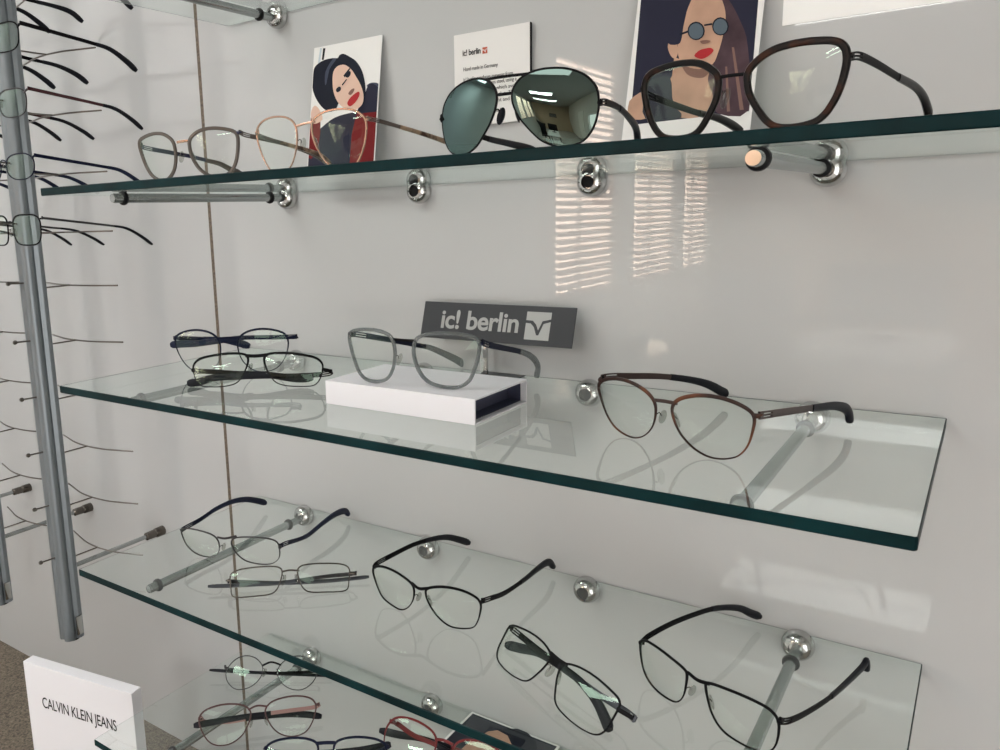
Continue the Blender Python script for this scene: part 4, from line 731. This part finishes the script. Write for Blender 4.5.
o = link('logo', bm, [M['signtext'], M['sign']], pl, smooth=False)
bm = bmesh.new(); box(bm, (-.008, .001, .022), (.0075, .005, .042), bev=.001); box(bm, (-.008, -.003, .0385), (.0075, .009, .006), bev=.001); link('stem', bm, M['chrome'], e)
bm = bmesh.new(); box(bm, (.010, .002, .0009), (.050, .030, .0014), bev=.0004); link('foot_plate', bm, M['darkgrey'], e)

# tall white brand block standing on the carpeted ledge
a = Vector((-.222, -.273, 0)); b = Vector((-.019, -.235, 0)); yaw = math.atan2(b.y - a.y, b.x - a.x)
W_ = (b - a).length; Ht = .2965
e = empty('brand_block', (a.x, a.y, WB + .0005), (0, 0, yaw)); tag(e, 'tall white brand block with thin black lettering, standing at the lower left', 'sign')
bm = bmesh.new(); box(bm, (W_ / 2, .0088, Ht / 2), (W_, .0176, Ht), bev=.0008); link('block', bm, M['white'], e, smooth=False)
text('CALVIN KLEIN JEANS', .0240, M['ink'], e, .0305, Ht - .0650, y=-.0003, width=.1420)

# ceiling panel reflection on the wall, painted as a bright sheet with grey marks
e = empty('panel_reflection', (.694, -.0012, .3335)); tag(e, 'white sheet with grey marks standing in for a ceiling light reflection, top right', 'painted reflection')
bm = bmesh.new(); box(bm, (.20, .0004, .15), (.40, .0007, .30)); link('sheet', bm, pbr('reflection_white', (.93, .93, .91), .35), e, smooth=False)
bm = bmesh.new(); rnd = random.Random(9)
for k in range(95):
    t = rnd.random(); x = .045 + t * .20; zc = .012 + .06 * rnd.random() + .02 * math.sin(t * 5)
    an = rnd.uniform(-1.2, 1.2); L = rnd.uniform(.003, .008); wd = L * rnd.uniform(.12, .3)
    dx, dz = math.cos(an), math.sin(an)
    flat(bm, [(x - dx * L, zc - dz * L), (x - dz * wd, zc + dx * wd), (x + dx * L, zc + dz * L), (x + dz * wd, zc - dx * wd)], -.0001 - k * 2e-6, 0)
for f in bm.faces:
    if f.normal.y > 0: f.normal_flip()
link('reflection_marks', bm, pbr('reflection_grey', (.33, .34, .32), .6), e, smooth=False)

# ------------------------------------------------------------------ room furniture seen only as reflections
def leg_box(bm, x, y, z0, z1, s=.04): box(bm, (x, y, (z0 + z1) / 2), (s, s, z1 - z0))
e = empty('desk', (.44, -3.55, ZF)); tag(e, 'white office desk behind the viewer, reflected in the lacquered wall', 'desk')
bm = bmesh.new(); box(bm, (0, 0, .81), (.60, 1.05, .03), bev=.003); link('desktop', bm, M['desk'], e)
for sx in (-1, 1):
    for sy in (-1, 1):
        bm = bmesh.new(); leg_box(bm, sx * .27, sy * .48, 0, .795); link('leg', bm, M['darkplastic'], e)
e = empty('monitor', (.45, -3.75, ZF + .825)); tag(e, 'black computer monitor on the white desk, seen only as a reflection', 'monitor')
bm = bmesh.new(); box(bm, (0, 0, .22), (.50, .03, .30), bev=.006); link('screen', bm, M['darkplastic'], e)
bm = bmesh.new(); box(bm, (0, 0, .035), (.04, .02, .07)); box(bm, (0, 0, .005), (.22, .16, .01)); link('stand', bm, M['darkplastic'], e)
e = empty('office_chair', (-.25, -4.3, ZF)); tag(e, 'black office chair beside the desk, seen only as a reflection', 'chair')
bm = bmesh.new(); box(bm, (0, 0, .48), (.48, .48, .08), bev=.03); link('seat', bm, M['darkplastic'], e)
bm = bmesh.new(); box(bm, (0, .23, .85), (.46, .06, .60), bev=.025); link('backrest', bm, M['darkplastic'], e)
bm = bmesh.new(); tube(bm, [(0, 0, .07), (0, 0, .45)], .03, 12)
for k in range(5):
    an = 2 * math.pi * k / 5; tube(bm, [(0, 0, .08), (.28 * math.cos(an), .28 * math.sin(an), .03)], .018, 8)
link('base', bm, M['darkplastic'], e)
e = empty('wall_picture', (.6, YB + .004, .35)); tag(e, 'dark framed picture on the rear wall, seen only as a reflection', 'picture')
bm = bmesh.new(); box(bm, (0, .01, 0), (1.0, .02, .42), bev=.004); link('frame', bm, M['darkplastic'], e)
bm = bmesh.new(); box(bm, (0, .0215, 0), (.92, .003, .34)); link('canvas', bm, pbr('picture_canvas', (.10, .11, .13), .5, noise=.6, scale=6), e)
d_ = empty('door_1', (XR - .003, -5.6, ZF)); tag(d_, kind='structure')
bm = bmesh.new(); box(bm, (-.01, 0, 1.02), (.03, .9, 2.04), bev=.003); link('door_leaf', bm, M['desk'], d_)
bm = bmesh.new(); tube(bm, [(-.03, .36, 1.0), (-.08, .36, 1.0), (-.08, .25, 1.0)], .009, 10); link('door_handle', bm, M['chrome'], d_)

# ------------------------------------------------------------------ world, camera, view
wd = bpy.data.worlds.new('World'); scene.world = wd; wd.use_nodes = True
bg = wd.node_tree.nodes['Background']; bg.inputs['Color'].default_value = (1, .9, .82, 1); bg.inputs['Strength'].default_value = .4
cam = bpy.data.cameras.new('camera'); co = bpy.data.objects.new('camera', cam); COL.objects.link(co)
cam.sensor_width = 36; cam.lens = 805.884 / 1000 * 36; cam.shift_x = .10648; cam.shift_y = -.01357; cam.clip_start = .02
RM = Matrix(((0.8043505773176494, -0.08144999373952888, 0.5885457053522646), (0.5933156696854933, 0.1627416395911854, -0.7883474328294773), (-0.031569999594843655, 0.9833011020348769, 0.17922688934023864)))
co.matrix_world = Matrix.Translation((0.85855435, -0.80267688, 0.18263387)) @ RM.to_4x4()
scene.camera = co
vs = scene.view_settings
scene.display_settings.display_device = 'sRGB'
vs.view_transform = 'Standard'; vs.look = 'None'; vs.gamma = 1; vs.use_curve_mapping = False; vs.exposure = EXPO
cy = scene.cycles
cy.use_denoising = True; cy.max_bounces = 14; cy.transparent_max_bounces = 48; cy.glossy_bounces = 8; cy.diffuse_bounces = 5; cy.transmission_bounces = 8
cy.caustics_reflective = False; cy.caustics_refractive = False; cy.sample_clamp_indirect = 6
bpy.context.view_layer.update()
